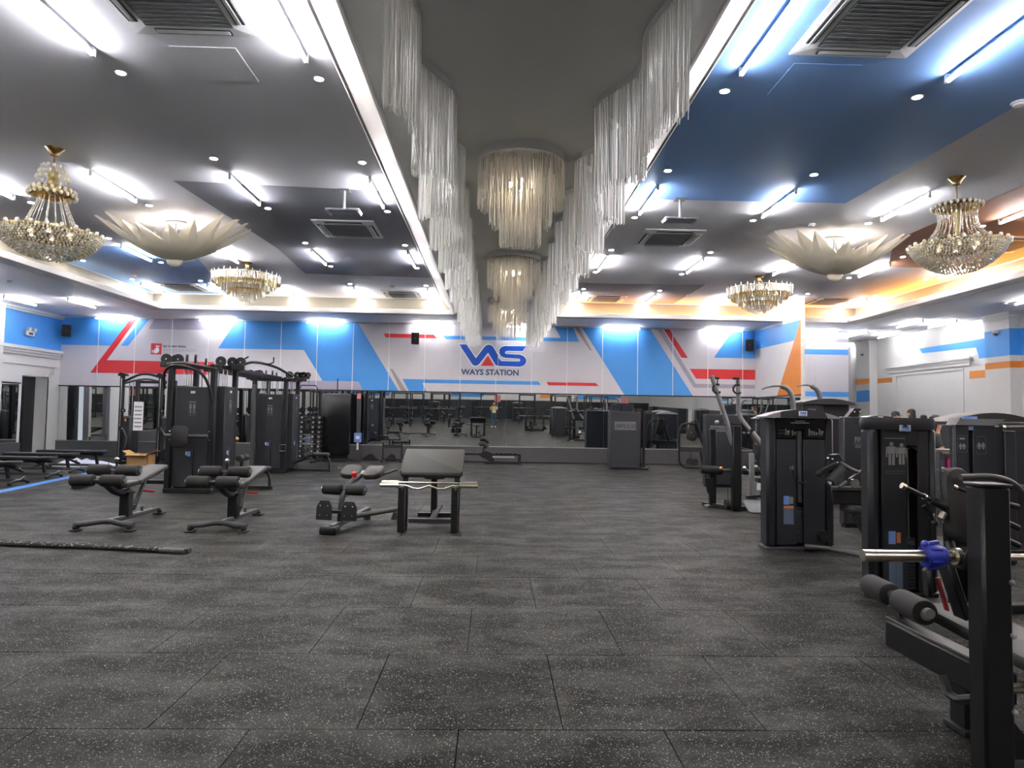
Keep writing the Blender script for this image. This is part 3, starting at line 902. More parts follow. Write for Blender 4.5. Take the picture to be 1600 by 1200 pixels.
# ---- tiered ring lamps of fringe
def ring_lamp(x, y, label):
    t = thing('fringe_ring_lamp', label, 'ceiling lamp', (x, y, SOF), 0, 'round fringe lamps on the centre strip')
    part('ceiling_disc', M().lathe([(.50, 0), (.50, -.05), (.49, -.06), (.02, -.06)], 40), 'lip', t)
    part('outer_rim', M().lathe([(.515, 0), (.515, -.10), (.50, -.105), (.495, -.06)], 48), 'halo', t)
    for (r, ln, cnt) in ((.50, .50, 230), (.36, .72, 170), (.235, .95, 120)):
        rg = M()
        part('hanging_ring', M().lathe([(r, -.06), (r + .006, -.075), (r, -.09), (r - .006, -.075)], 40), 'satin', t)
        ms = M()
        for k in range(cnt):
            a = 2 * PI * k / cnt
            rr = r + random.uniform(-.012, .012)
            strand(ms, rr * math.cos(a), rr * math.sin(a), -.07, -.09 - ln + random.uniform(-.03, .05), .0038, 3, .006)
        o = part('fringe_tier', ms, 'string', t)
        o['kind'] = 'stuff'
    part('lamp_holder', M().cyl((0, 0, -.06), (0, 0, -.30), .05, 14), 'satin', t)
    for k in range(4):
        a = k * PI / 2
        part('fill_bulb', M().box((.12 * math.cos(a), .12 * math.sin(a), -.33), (.036, .036, .05)), 'fill_bulb_dim', t)  # added inside the fringe to light the centre strip and strings
ring_lamp(.28, 7.59, 'nearest and largest round fringe lamp, three tiers')
ring_lamp(.34, 12.38, 'second round fringe lamp, behind the nearest one')
ring_lamp(.32, 17.1, 'farthest round fringe lamp, just in front of the wall logo')
ring_lamp(.26, 2.8, 'round fringe lamp above the photographer, added out of view as fill light')  # this lamp and the next are unseen, added for more ceiling light
ring_lamp(.24, -2.0, 'round fringe lamp behind the photographer, added out of view as fill light')

# ---- crystal chandeliers
def bead(m, p, r, st=1.0):
    x, y, z = p
    m.add([(x + r, y, z), (x, y + r, z), (x - r, y, z), (x, y - r, z), (x, y, z + r * st), (x, y, z - r * st)],
          [(0, 1, 4), (1, 2, 4), (2, 3, 4), (3, 0, 4), (1, 0, 5), (2, 1, 5), (3, 2, 5), (0, 3, 5)])
def prof_r(prof, z):
    for (r0, z0), (r1, z1) in zip(prof[:-1], prof[1:]):
        if min(z0, z1) <= z <= max(z0, z1):
            return r0 + (r1 - r0) * (z - z0) / (z1 - z0 if z1 != z0 else 1)
    return 0
def basket_chandelier(x, y, label, crown):
    t = thing('basket_chandelier', label, 'chandelier', (x, y, TRAY), 0, 'tall crystal basket chandeliers')
    part('canopy', M().lathe([(.115, 0), (.10, -.012), (.065, -.06), (.055, -.10), (.02, -.115)], 24), 'gold', t)
    zt = -.25 if crown else -.40
    part('rod', M().cyl((0, 0, -.1), (0, 0, -.62), .011, 10), 'gold', t)
    basket = [(.60, -1.20), (.59, -1.26), (.53, -1.34), (.44, -1.42), (.32, -1.49), (.16, -1.54), (.03, -1.56)] if crown else [(.60, -1.02), (.585, -1.08), (.52, -1.17), (.42, -1.26), (.30, -1.34), (.15, -1.40), (.03, -1.42)]
    zb = basket[0][1]
    part('basket_frame', M().lathe([(.60, zb + .025), (.605, zb), (.60, zb - .025), (.585, zb)], 40), 'gold', t)
    bm = M()
    z = zb
    for (r, z) in [(prof_r(basket, zb - i * .026), zb - i * .026) for i in range(15)]:
        n = max(6, int(2 * PI * r / .042))
        for k in range(n):
            a = 2 * PI * (k + .5 * random.random()) / n
            bead(bm, (r * math.cos(a), r * math.sin(a), z + random.uniform(-.006, .006)), .0195, 1.1)
    o = part('basket_beads', bm, 'crystal', t); o['kind'] = 'stuff'
    gm = M()
    for (r, z) in [(prof_r(basket, zb - .01 - i * .045) * .96, zb - .01 - i * .045) for i in range(5)]:
        n = max(6, int(2 * PI * r / .05))
        for k in range(n):
            a = 2 * PI * (k + random.random()) / n
            bead(gm, (r * math.cos(a), r * math.sin(a), z), .018, 1.0)
    o = part('amber_beads', gm, 'amber', t); o['kind'] = 'stuff'
    for k in range(24):
        a = 2 * PI * k / 24
        part('rim_crystal', M().ball((.625 * math.cos(a), .625 * math.sin(a), zb + .02), .028, 6, 1.2), 'crystal', t)
    if crown:
        top_r, top_z, bot_r = .15, -.70, .34
        for (r, z, n, s) in ((.13, -.27, 12, .024), (.16, -.35, 14, .024), (.19, -.43, 16, .022), (.27, -.60, 22, .026), (.28, -.66, 22, .024)):
            for k in range(n):
                a = 2 * PI * k / n + r * 9
                part('crown_crystal', M().ball((r * math.cos(a), r * math.sin(a), z), s, 6, 1.3), 'crystal', t)
        part('crown_ring', M().lathe([(.255, -.57), (.27, -.62), (.255, -.67), (.235, -.62)], 32), 'gold', t)
        part('crown_core', M().lathe([(.03, -.30), (.09, -.38), (.05, -.46), (.12, -.56), (.03, -.66)], 16), 'amber', t)
    else:
        top_r, top_z, bot_r = .27, -.45, .50
        part('crown_ring', M().lathe([(.30, -.40), (.315, -.43), (.30, -.46), (.285, -.43)], 32), 'gold', t)
        for k in range(26):
            a = 2 * PI * k / 26
            part('crown_crystal', M().ball((.315 * math.cos(a), .315 * math.sin(a), -.43), .024, 6, 1.3), 'crystal', t)
        part('crown_core', M().lathe([(.02, -.40), (.05, -.55), (.03, -.8), (.06, -.95)], 14), 'amber', t)
    ns = 16 if crown else 28
    for k in range(ns):
        a = 2 * PI * k / ns
        sm = M()
        nb = 22
        for i in range(nb):
            f = i / (nb - 1)
            z = top_z + (zb + .01 - top_z) * f
            r = top_r + (bot_r - top_r) * (f if crown else (f ** 2.2 * 1.0 - .25 * math.sin(PI * f)))
            bead(sm, (r * math.cos(a), r * math.sin(a), z), .0115, 1.2)
        part('bead_strand', sm, 'crystal', t)
    for k in range(6):
        a = 2 * PI * k / 6
        part('fill_bulb', M().box((.25 * math.cos(a), .25 * math.sin(a), zb + .0), (.036, .036, .05)), 'fill_bulb_faint', t)  # added in the basket as ceiling fill, kept very weak
basket_chandelier(-6.10, 9.02, 'tall crystal chandelier with beaded crown, far left', True)
basket_chandelier(6.70, 9.20, 'waisted crystal basket chandelier on the right', False)

def tier_chandelier(x, y, label):
    t = thing('tiered_crystal_lamp', label, 'chandelier', (x, y, TRAY), 0, 'shallow tiered crystal chandeliers')
    part('canopy', M().lathe([(.12, 0), (.10, -.015), (.055, -.06), (.05, -.12), (.02, -.14)], 24), 'gold', t)
    part('rod', M().cyl((0, 0, -.12), (0, 0, -.36), .014, 10), 'gold', t)
    for (r, z0, z1) in ((.77, -.33, -.50), (.66, -.44, -.60), (.54, -.54, -.69), (.42, -.62, -.78), (.30, -.70, -.85), (.17, -.76, -.93)):
        part('tier_ring', M().lathe([(r, z0), (r + .008, z0 - .012), (r, z0 - .024), (r - .008, z0 - .012)], 36), 'gold', t)
        pm = M()
        n = int(2 * PI * r / .032)
        for k in range(n):
            a = 2 * PI * k / n
            q = random.uniform(-.012, .012)
            strand(pm, r * math.cos(a), r * math.sin(a), z0 + .01, z1 + q, .0105, 3, .004)
        o = part('crystal_prisms', pm, 'amber' if r in (.66, .42) else 'crystal', t); o['kind'] = 'stuff'
    for k in range(30):
        a = 2 * PI * k / 30
        part('rim_spike', M().cyl((.775 * math.cos(a), .775 * math.sin(a), -.33), (.785 * math.cos(a), .785 * math.sin(a), -.26), .012, 5, .002), 'crystal', t)
    for k in range(6):
        a = 2 * PI * k / 6
        part('fill_bulb', M().box((.4 * math.cos(a), .4 * math.sin(a), -.42), (.036, .036, .05)), 'fill_bulb_faint', t)  # added within the tiers as fill, turned down to a faint glow
tier_chandelier(-5.98, 15.75, 'shallow tiered gold crystal chandelier left, beyond the feather lamp')
tier_chandelier(6.56, 15.95, 'shallow tiered gold crystal chandelier right, before the partition')

def feather_lamp(x, y, label, seed):
    rnd = random.Random(seed)
    t = thing('feather_lamp', label, 'ceiling lamp', (x, y, TRAY), 0, 'cream feather-leaf lamps')
    t.scale = (1, .6, 1)
    part('canopy', M().lathe([(.20, 0), (.19, -.03), (.04, -.04)], 24), 'satin', t)
    part('rod', M().cyl((0, 0, -.03), (0, 0, -.55), .018, 10), 'satin', t)
    part('bowl', M().lathe([(.10, -.56), (.145, -.66), (.155, -.74), (.13, -.81), (.07, -.85), (.0, -.86)], 28), 'leafglass', t)
    n = 18
    for k in range(n):
        a = 2 * PI * k / n + rnd.uniform(-.05, .05)
        ca, sa = math.cos(a), math.sin(a)
        Lr = 1.28 * (0.93 + .12 * rnd.random())
        lift = (.30 + .42 * abs(math.cos(a)) ** .8) + .12 * rnd.random()
        m = M()
        vs = []
        N = 9
        for i in range(N + 1):
            f = i / N
            r = .10 + Lr * f
            z = -.76 + lift * (f ** 1.2)
            w = .04 + .20 * (math.sin(PI * min(1, f * .92 + .10)) ** .8) * (1 - f ** 3)
            if i == N: w = .004
            sag = -.05 * math.sin(PI * f)
            for s, dz in ((-1, .03), (0, sag), (1, .03)):
                ww = w * (1 + (.16 * (i % 2) if s else 0))
                vs.append((ca * r - sa * s * ww, sa * r + ca * s * ww, z + dz))
        fs = []
        for i in range(N):
            for s in (0, 1):
                q = i * 3 + s
                fs.append((q, q + 1, q + 4, q + 3))
        top = [(v[0], v[1], v[2] + .008) for v in vs]
        o_ = len(vs)
        fs2 = [tuple(j + o_ for j in f[::-1]) for f in fs]
        side = []
        for i in range(N):
            for s in (0, 2):
                p = i * 3 + s
                side.append((p, p + 3, p + 3 + o_, p + o_))
        m.add(vs + top, fs + fs2 + side)
        part('leaf', m, 'leafglass', t)
    for k in range(7):      # inner upright leaves
        a = 2 * PI * k / 7 + .3
        ca, sa = math.cos(a), math.sin(a)
        poly = [(-.05, 0), (.05, 0), (.075, .22), (.0, .55), (-.075, .22)]
        part('leaf', M().prism(poly, (ca * .14, sa * .14, -.62), (-sa, ca, 0), (ca * .55, sa * .55, .83), .008), 'leafglass', t)
    for k in range(4):
        a = k * PI / 2 + .4
        part('fill_bulb', M().box((.2 * math.cos(a), .2 * math.sin(a), -.45), (.036, .036, .05)), 'fill_bulb_warm', t)  # hidden uplights above the leaves, added to brighten the tray ceiling
feather_lamp(-6.07, 12.42, 'wide cream feather-leaf lamp hanging in the left tray', 3)
feather_lamp(6.58, 12.40, 'wide cream feather-leaf lamp hanging in the right tray', 5)
feather_lamp(-6.07, 3.5, 'cream feather-leaf lamp left of the photographer, added out of view as fill light', 6)  # unseen pair, added to brighten the near part of the trays
feather_lamp(6.58, 3.5, 'cream feather-leaf lamp right of the photographer, added out of view as fill light', 7)
tier_chandelier(-5.98, -.8, 'tiered crystal chandelier behind on the left, added out of view')  # unseen pair, added along with the other fill lamps
tier_chandelier(6.56, -.8, 'tiered crystal chandelier behind on the right, added out of view')

# ---- wall fittings
def speaker(x, y, z, rz, label):
    t = thing('wall_speaker', label, 'loudspeaker', (x, y, z), rz, 'black wall loudspeakers')
    part('cabinet', M().prism([(-.13, -.11), (.13, -.11), (.105, .10), (-.105, .10)], (0, 0, -.19), (1, 0, 0), (0, 1, 0), .38, .012), 'black', t)
    part('grille', M().b2(-.115, .115, -.118, -.108, -.17, .17, .004), 'rubberblack', t)
    part('badge', M().b2(-.02, .02, -.122, -.117, -.01, .01), 'print_dim', t)
    part('wall_bracket', M().b2(-.04, .04, .09, .2, -.05, .05, .006), 'frame', t)
speaker(-14.0, 21.7, 4.07, .55, 'black loudspeaker in the left corner above the blue band')
speaker(-2.62, 21.72, 4.04, 0, 'black loudspeaker over the red bar left of the logo')
speaker(8.60, 21.72, 4.03, -.35, 'black loudspeaker in the corner by the partition')
t = thing('emergency_light', 'white twin-head emergency light on the blue frieze, left wall', 'emergency light', (XL + .005, 20.4, 3.84), 0)
part('housing', M().b2(0, .07, -.18, .18, -.10, .06, .01), 'white', t)
for s in (-1, 1):
    part('lamp_head', M().cyl((.05, s * .12, .10), (.13, s * .12, .09), .055, 14, .06), 'acwhite', t)
part('display', M().b2(.068, .073, -.09, .09, -.07, .0), 'print_dark', t)
for (x, y, z, l, rz) in ((XR - .32, 17.7, 4.05, 'white dome camera on the right pilaster', 0), (XR - .32, 24.3, 4.1, 'white dome camera on the far right pilaster', 0)):
    t = thing('dome_camera', l, 'camera', (x, y, z), rz, 'dome cameras')
    part('camera_base', M().lathe([(.09, .04), (.09, 0), (.08, -.02)], 20), 'white', t)
    part('camera_dome', M().ball((0, 0, -.03), .06, 14), 'print_dim', t)
    part('camera_arm', M().b2(-.02, .03, -.03, .03, .0, .05), 'white', t)

# ================================================================ EQUIPMENT: LEFT SIDE
def pw(name, m, mt, root, label=None, parent=None):
    # part given in world coordinates (root not rotated)
    L = root.location
    m.v = [(v[0] - L[0], v[1] - L[1], v[2] - L[2]) for v in m.v]
    return part(name, m, mt, parent or root, True, label)

def situp_bench():
    t = thing('situp_bench', 'x', 'exercise bench')
    part('front_foot', M().tube(spline([(-.36, -.02, .075), (-.2, 0, .085), (0, .04, .11), (.2, 0, .085), (.36, -.02, .075)], 3), .034, 10), 'greyhandle', t)
    for s in (-1, 1):
        w = part('wheel', M().cyl((s * .33 - .02, -.03, .045), (s * .33 + .02, -.03, .045), .045, 16), 'rubberblack', t)
        part('foot_pad', M().b2(s * .33 - .05, s * .33 + .05, -.10, .03, 0, .02, .005), 'rubberblack', t)
    part('spine', M().bar((0, .02, .10), (0, 1.28, .085), .075, .06, .012), 'greyhandle', t)
    part('rear_foot', M().tube(spline([(0, 1.22, .09), (0, 1.34, .075), (0, 1.42, .03)], 4), .034, 10), 'frame', t)
    part('foot_pad', M().b2(-.07, .07, 1.35, 1.47, 0, .022, .006), 'rubberblack', t)
    part('post', M().b2(-.065, .065, .42, .54, .10, .42, .01), 'frame', t)
    part('post_collar', M().b2(-.075, .075, .41, .55, .40, .43, .006), 'black', t)
    part('swan_neck', M().tube(spline([(0, .52, .44), (0, .36, .42), (0, .16, .48), (0, -.02, .58), (0, -.16, .635)], 4), .042, 12), 'frame', t)
    part('roller_arm', M().bar((0, .10, .52), (0, .17, .74), .05, .07, .01), 'frame', t)
    for y, z in ((-.2, .645), (.16, .74)):
        part('roller_axle', M().cyl((-.33, y, z), (.33, y, z), .018, 12), 'greyhandle', t)
        for s in (-1, 1):
            r = part('roller_pad', M().roller((s * .045, y, z), (s * .315, y, z), .073), 'foam', t)
            part('end_cap', M().cyl((s * .315, y, z), (s * .335, y, z), .032, 14), 'chrome', r)
    R = rot('X', 0.03)
    part('seat_pad', M().pad((0, .36, .545), (.29, .36, .065), R, .05), 'padgrey', t)
    R = rot('X', 0.195)
    part('back_pad', M().pad((0, .93, .625), (.30, .82, .065), R, .05), 'padgrey', t)
    part('pad_rail', M().bar((0, .3, .50), (0, 1.2, .64), .06, .04), 'frame', t)
    part('strut', M().bar((0, 1.0, .60), (0, .66, .17), .05, .04), 'greyhandle', t)
    part('strut_bracket', M().bar((0, .5, .22), (0, .72, .21), .05, .05), 'frame', t)
    part('adjust_handle', M().cyl((.02, .86, .40), (.17, .88, .39), .012, 10), 'red', t, label='red adjusting handle')
    part('pull_pin', M().cyl((0, .9, .1), (0, .9, .18), .022, 12), 'greyhandle', t)
    part('lever', M().cyl((.0, .22, .56), (.0, .21, .86), .014, 10), 'frame', t)
    part('lever_knob', M().ball((.0, .21, .88), .03, 12), 'chrome', t)
    part('pad_handle', M().tube([(-.09, 1.31, .69), (-.09, 1.40, .705), (.09, 1.40, .705), (.09, 1.31, .69)], .011, 8), 'chrome', t)
    return t
sb = situp_bench()
sb.location = (-4.86, 8.45, 0); sb.rotation_euler = (0, 0, .02)
sb['label'] = 'grey padded sit-up bench, left one of the pair'; sb['group'] = 'pair of sit-up benches'
c = copy_tree(sb); c.location = (-3.45, 8.45, 0); c.rotation_euler = (0, 0, 0)
c['label'] = 'grey padded sit-up bench, right one of the pair'

# ---- back extension (roman) chair
t = thing('back_extension_chair', 'black back extension chair with split hip pads', 'exercise bench', (-2.02, 8.33, 0), -.20)
part('front_foot', M().prism([(-.11, -.06), (.11, -.06), (.07, .16), (-.07, .16)], (0, 0, 0), (1, 0, 0), (0, 1, 0), .10, .02), 'frame', t)
part('spine', M().bar((0, .05, .08), (0, 1.25, .15), .07, .07), 'greyhandle', t)
part('rear_bar', M().tube([(0, .62, .13), (.40, 1.36, .15)], .036, 10), 'greyhandle', t)
part('rear_foot', M().cyl((.36, 1.37, 0), (.36, 1.37, .10), .06, 16, .03), 'rubberblack', t)
part('rear_foot', M().cyl((-.02, 1.25, 0), (-.02, 1.25, .12), .06, 16, .03), 'rubberblack', t)
part('column', M().tube(spline([(0, .28, .10), (0, .34, .38), (0, .50, .56), (0, .9, .66)], 5), .038, 10), 'frame', t)
part('slide_rail', M().bar((0, .50, .50), (0, 1.05, .70), .05, .05), 'steel', t)
part('red_knob', M().cyl((.0, .72, .66), (.0, .70, .72), .035, 14), 'red', t, label='red knob')
for s in (-1, 1):
    p = part('foot_plate', M().prism([(-.105, 0), (.105, 0), (.105, .17), (.06, .245), (-.06, .245), (-.105, .17)], (s * .17, .18, .15), (1, 0, 0), (0, .12, .99), .02, .004), 'black', t)
    for dx in (-.05, .05):
        for dz in (.06, .18):
            part('bolt', M().ball((s * .17 + dx, .155 + dz * .12, .15 + dz * .99), .012, 8), 'chrome', p)
    r = part('ankle_roller', M().roller((s * .04, .40, .52), (s * .29, .40, .52), .072), 'foam', t)
    part('end_cap', M().cyl((s * .29, .40, .52), (s * .31, .40, .52), .03, 14), 'chrome', r)
    part('hip_pad', M().pad((s * .165, 1.0, .70), (.27, .30, .09), rot('X', .42) @ rot('Y', -s * .08), .09, .03), 'padgrey', t)
    part('hand_grip', M().tube([(s * .20, 1.08, .64), (s * .36, 1.15, .70), (s * .46, 1.16, .735)], .014, 8), 'frame', t)
    part('plate_arm', M().bar((0, .25, .25), (s * .17, .21, .25), .05, .04), 'frame', t)
part('roller_axle', M().cyl((-.29, .40, .52), (.29, .40, .52), .018, 12), 'frame', t)
part('info_sticker', M().box((.03, .42, .44), (.04, .004, .05)), 'paper', t)
# ---- preacher curl bench
t = thing('preacher_bench', 'black preacher curl bench with wide sloping pad', 'exercise bench', (-.80, 8.6, 0))
Rp = rot('X', math.atan2(.26, .56))
pw('arm_pad', M().pad((-.80, 8.98, .875), (.82, .64, .075), Rp, .02, .012), 'padgrey', t)
pw('pad_lip', M().roller((-1.19, 8.69, .735), (-.41, 8.69, .735), .04), 'vinyl', t)
for x in (-1.165, -.48):
    pw('front_post', M().b2(x - .045, x + .045, 8.53, 8.66, .0, .58, .008), 'frame', t)
    pw('pad_post', M().bar((x + .02, 8.72, .0), (x + .02, 8.80, .76), .075, .08), 'frame', t)
    pw('bar_hook', M().tube(arc((x + .01, 8.53, .60), .045, PI, 2 * PI, 6, (0, 1, 0), (0, 0, 1)), .014, 8), 'steel', t)
pw('cross_bar', M().bar((-1.12, 8.95, .09), (-.50, 8.95, .09), .06, .06), 'greyhandle', t)
pw('spine', M().bar((-.80, 8.95, .09), (-.84, 9.85, .09), .06, .06), 'greyhandle', t)
pw('diagonal_brace', M().bar((-.80, 9.0, .10), (-.70, 9.2, .27), .05, .05), 'greyhandle', t)
pw('seat_post', M().b2(-.90, -.81, 9.78, 9.9, 0, .57, .006), 'frame', t)
pw('seat_pad', M().pad((-.85, 9.86, .60), (.32, .30, .06), None, .08), 'vinyl', t)
pw('rear_foot', M().bar((-1.1, 9.9, .03), (-.6, 9.9, .03), .07, .06), 'frame', t)
eb = thing('ez_curl_bar', 'silver EZ curl bar resting on the preacher bench', 'barbell', (-.81, 8.53, .605))
for s in (-1, 1):
    sl = part('sleeve', M().cyl((s * .41, 0, 0), (s * .63, 0, 0), .026, 16), 'brass_bar', eb)
    part('collar', M().cyl((s * .395, 0, 0), (s * .415, 0, 0), .038, 16), 'brass_bar', sl)
part('shaft', M().tube([(-.40, 0, 0), (-.30, 0, 0), (-.20, -.02, -.035), (-.12, -.02, -.04), (0, 0, 0), (.12, -.02, -.04), (.20, -.02, -.035), (.30, 0, 0), (.40, 0, 0)], .014, 10), 'brass_bar', eb)

sbar = thing('straight_curl_bar', 'straight silver bar lying just behind the EZ curl bar', 'barbell', (-.81, 8.60, .635))
for s in (-1, 1):
    part('sleeve', M().cyl((s * .40, 0, 0), (s * .62, 0, 0), .024, 16), 'brass_bar', sbar)
part('shaft', M().cyl((-.41, 0, 0), (.41, 0, 0), .013, 10), 'brass_bar', sbar)
# ---- battle rope on the floor
rope = thing('battle_rope', 'black battle rope stretched on the floor at the left edge', 'rope', (-4.3, 7.25, 0))
random.seed(5)
for k, (dy, r) in enumerate(((0, .024), (.055, .024))):
    pts = spline([(-7.2, 7.72 + dy, r), (-6.2, 7.60 + dy, r), (-5.2, 7.42 + dy * .9, r), (-4.2, 7.30 + dy * .8, r), (-3.25 + .03 * k, 7.13 + dy * .9, r)], 12)
    seg = M()
    pp = []
    for i, p in enumerate(pts):
        pp.append(p)
    rs = [.024 + (.003 if i % 2 else 0) for i in range(len(pp))]
    pw('rope_length', seg.tube(pp, rs, 8), 'rubberblack', rope)
    fl = M()
    for i in range(170):
        j = random.randrange(len(pts) - 1); f = random.random()
        p = pts[j] * (1 - f) + pts[j + 1] * f
        a = random.uniform(.2, 2.4)
        fl.box((p.x, p.y - .022 * math.cos(a), p.z + .022 * math.sin(a)), (.024, .007, .007), rot('Z', .6))
    o = pw('rope_flecks', fl, 'print_grey', rope); o['kind'] = 'stuff'
    e = pts[-1]
    pw('rope_handle', M().tube([e + V((-.28, .045, 0)), e], .028, 12), 'print_dark', rope)

# ---- adjustable flat benches at the left
def flat_bench():
    t = thing('flat_bench', 'x', 'exercise bench')
    part('back_pad', M().pad((-.30, 0, .43), (1.28, .30, .07), None, .05), 'vinyl', t)
    part('seat_pad', M().pad((.56, 0, .43), (.36, .32, .07), rot('Y', -.04), .06), 'vinyl', t)
    part('pad_rail', M().bar((-.75, 0, .37), (.7, 0, .36), .06, .05), 'frame', t)
    part('spine', M().bar((-.85, 0, .09), (.75, 0, .09), .07, .06), 'greyhandle', t)
    part('front_leg', M().bar((.55, 0, .1), (.5, 0, .36), .06, .06, .006, V((0, 1, 0))), 'frame', t)
    part('ladder_strut', M().bar((-.5, 0, .36), (.1, 0, .12), .05, .05), 'frame', t)
    part('rear_foot', M().tube(spline([(-.85, -.33, .04), (-.85, -.15, .08), (-.85, .15, .08), (-.85, .33, .04)], 4), .032, 10), 'frame', t)
    part('front_foot', M().tube(spline([(.75, -.25, .04), (.75, -.1, .08), (.75, .1, .08), (.75, .25, .04)], 4), .032, 10), 'frame', t)
    for y in (-.25, .25):
        part('foot_cap', M().ball((.75, y, .035), .035, 10), 'rubberblack', t)
    for y in (-.33, .33):
        part('foot_cap', M().ball((-.85, y, .035), .035, 10), 'rubberblack', t)
    part('roller_handle', M().cyl((.78, 0, .09), (.86, 0, .16), .014, 8), 'chrome', t)
    part('pop_pin', M().cyl((.05, -.03, .2), (.05, -.1, .2), .018, 10), 'chrome', t)
    return t
fb = flat_bench()
for i, (x, y) in enumerate(((-10.15, 13.35), (-10.35, 14.7), (-10.68, 16.02), (-10.7, 17.2))):
    o = fb if i == 0 else copy_tree(fb)
    o.location = (x, y, 0)
    o['label'] = 'black flat bench at the left edge, %s from the blue tape corner' % ('nearest', 'second', 'third', 'farthest')[i]
    o['group'] = 'row of black flat benches'

# ---- multi-station cable gym
def stack_box(root, c, w, d, z0, z1, face, sticker=True, slot=True, name='weight_shroud'):
    """sheet-metal weight shroud; face = unit vector of its front"""
    f = V(face); s = V((-f.y, f.x, 0)) * -1
    R = Matrix((s, -f, V((0, 0, 1)))).transposed()
    sh = pw(name, M().box((c[0], c[1], (z0 + z1) / 2), (w, d, z1 - z0), R, .012), 'shroud', root)
    fc = V((c[0], c[1], 0)) + f * (d / 2 + .002)
    def fp(nm, dx, z, ww, hh, mt, th=.004, par=sh):
        p = fc + s * dx + V((0, 0, z))
        m = M().box(p, (ww, th, hh), R)
        L = root.location
        m.v = [(v[0] - L[0], v[1] - L[1], v[2] - L[2]) for v in m.v]
        return part(nm, m, mt, par, False)
    if slot:
        fp('pin_slot', -w * .08, z0 + .42, .045, .62, 'black')
        fp('slot_edge', -w * .08 + .02, z0 + .42, .008, .62, 'steel')
    if sticker:
        fp('gym_sticker', 0, z1 - .10, .085, .045, 'paper', .005)
        fp('placard', 0, z1 - .42, .15, .26, 'print_dark', .005)
        for dx in (-.035, .035):
            for k, (dz, ww, hh) in enumerate(((.09, .018, .022), (.045, .03, .06), (-.03, .012, .08))):
                fp('pictogram', dx, z1 - .42 + dz, ww, hh, 'print_grey', .007)
        fp('placard_title', 0, z1 - .28, .12, .012, 'print_grey', .007)
        fp('blue_sticker', w * .05, z0 + .62, .05, .09, 'paperblue', .006)
        fp('white_sticker', w * .05 + .05, z0 + .63, .025, .07, 'paper', .006)
    return sh
def pulley(root, p, r, axis=(1, 0, 0)):
    d = V(axis) * .018
    pl = pw('pulley', M().lathe([(r * .35, -.018), (r, -.018), (r, -.012), (r * .86, 0), (r, .012), (r, .018), (r * .35, .018)], 20, p, axis), 'black', root)
    L = root.location
    m = M().cyl(V(p) - d * 1.3, V(p) + d * 1.3, .014, 8)
    m.v = [(v[0] - L[0], v[1] - L[1], v[2] - L[2]) for v in m.v]
    part('pulley_bolt', m, 'chrome', pl)
gym = thing('multi_station_gym', 'big black multi-station cable gym with pulley tops', 'cable machine', (-5.6, 14.6, 0))
def gym_tower(y, dirn):
    # one end tower of four stacks; dirn -1 faces the camera
    for x in (-6.0, -5.22):
        pw('upright', M().b2(x - .05, x + .05, y - .05, y + .05, 0, 2.36, .01), 'frame', gym)
    for x in (-6.0, -5.22):
        pw('upright', M().b2(x - .045, x + .045, y + .95, y + 1.05, 0, 2.36, .01), 'frame', gym)
    pw('base_frame', M().b2(-6.06, -5.16, y - .06, y + .06, 0, .09, .01), 'frame', gym)
    pw('base_frame', M().b2(-6.06, -5.16, y + .94, y + 1.06, 0, .09, .01), 'frame', gym)
    for x in (-6.0, -5.22):
        pw('base_rail', M().b2(x - .04, x + .04, y + .05, y + .95, 0, .08, .008), 'frame', gym)
        pw('top_rail', M().b2(x - .035, x + .035, y - .1, y + 1.1, 2.33, 2.40, .008), 'frame', gym)
    pw('top_rail', M().b2(-6.25, -4.86, y + .46, y + .54, 2.33, 2.41, .008), 'frame', gym)
    pw('top_rail', M().b2(-6.1, -5.1, y - .04, y + .04, 2.30, 2.37, .008), 'frame', gym)
    stack_box(gym, (-5.61, y + .16), .62, .26, .10, 1.97, (0, -1, 0))
    stack_box(gym, (-5.24, y + .55), .52, .24, .10, 2.0, (1, 0, 0))
    stack_box(gym, (-5.98, y + .55), .52, .24, .10, 2.0, (-1, 0, 0))
    stack_box(gym, (-5.61, y + .90), .62, .2, .10, 1.97, (0, 1, 0))
    for k in range(4):
        for dx in (-.10, .10):
            cx, cy = ((-5.61 + dx, y + .16), (-5.24, y + .55 + dx), (-5.98, y + .55 + dx), (-5.61 + dx, y + .9))[k]
            pw('guide_rod', M().cyl((cx, cy, 1.9), (cx, cy, 2.34), .012, 8), 'chrome', gym)
        cx, cy = ((-5.61, y + .16), (-5.24, y + .55), (-5.98, y + .55), (-5.61, y + .9))[k]
        pw('cable', M().cyl((cx, cy, 1.9), (cx, cy, 2.45), .005, 6), 'black', gym)
    for (x, dy, ax) in ((-6.11, .0, 0), (-6.02, .18, 0), (-5.90, .02, 0), (-5.74, .02, 1), (-5.58, .02, 1), (-5.25, .35, 0), (-5.09, .5, 0), (-4.93, .5, 0), (-5.40, .85, 1), (-5.75, .85, 1)):
        pulley(gym, (x, y + dy, 2.48), .098, (0, 1, 0) if ax == 0 else (.94, .34, 0))
    for x, dy in ((-6.1, .0), (-4.98, .5), (-5.2, .9)):
        pw('pulley_block', M().b2(x - .10, x + .10, y + dy - .06, y + dy + .06, 2.33, 2.43, .01), 'frame', gym)
gym_tower(12.35, -1)
gym_tower(16.6, -1)
for x in (-5.85, -5.35):
    pw('bridge_beam', M().bar((x, 13.4, 2.37), (x, 16.55, 2.37), .07, .09), 'frame', gym)
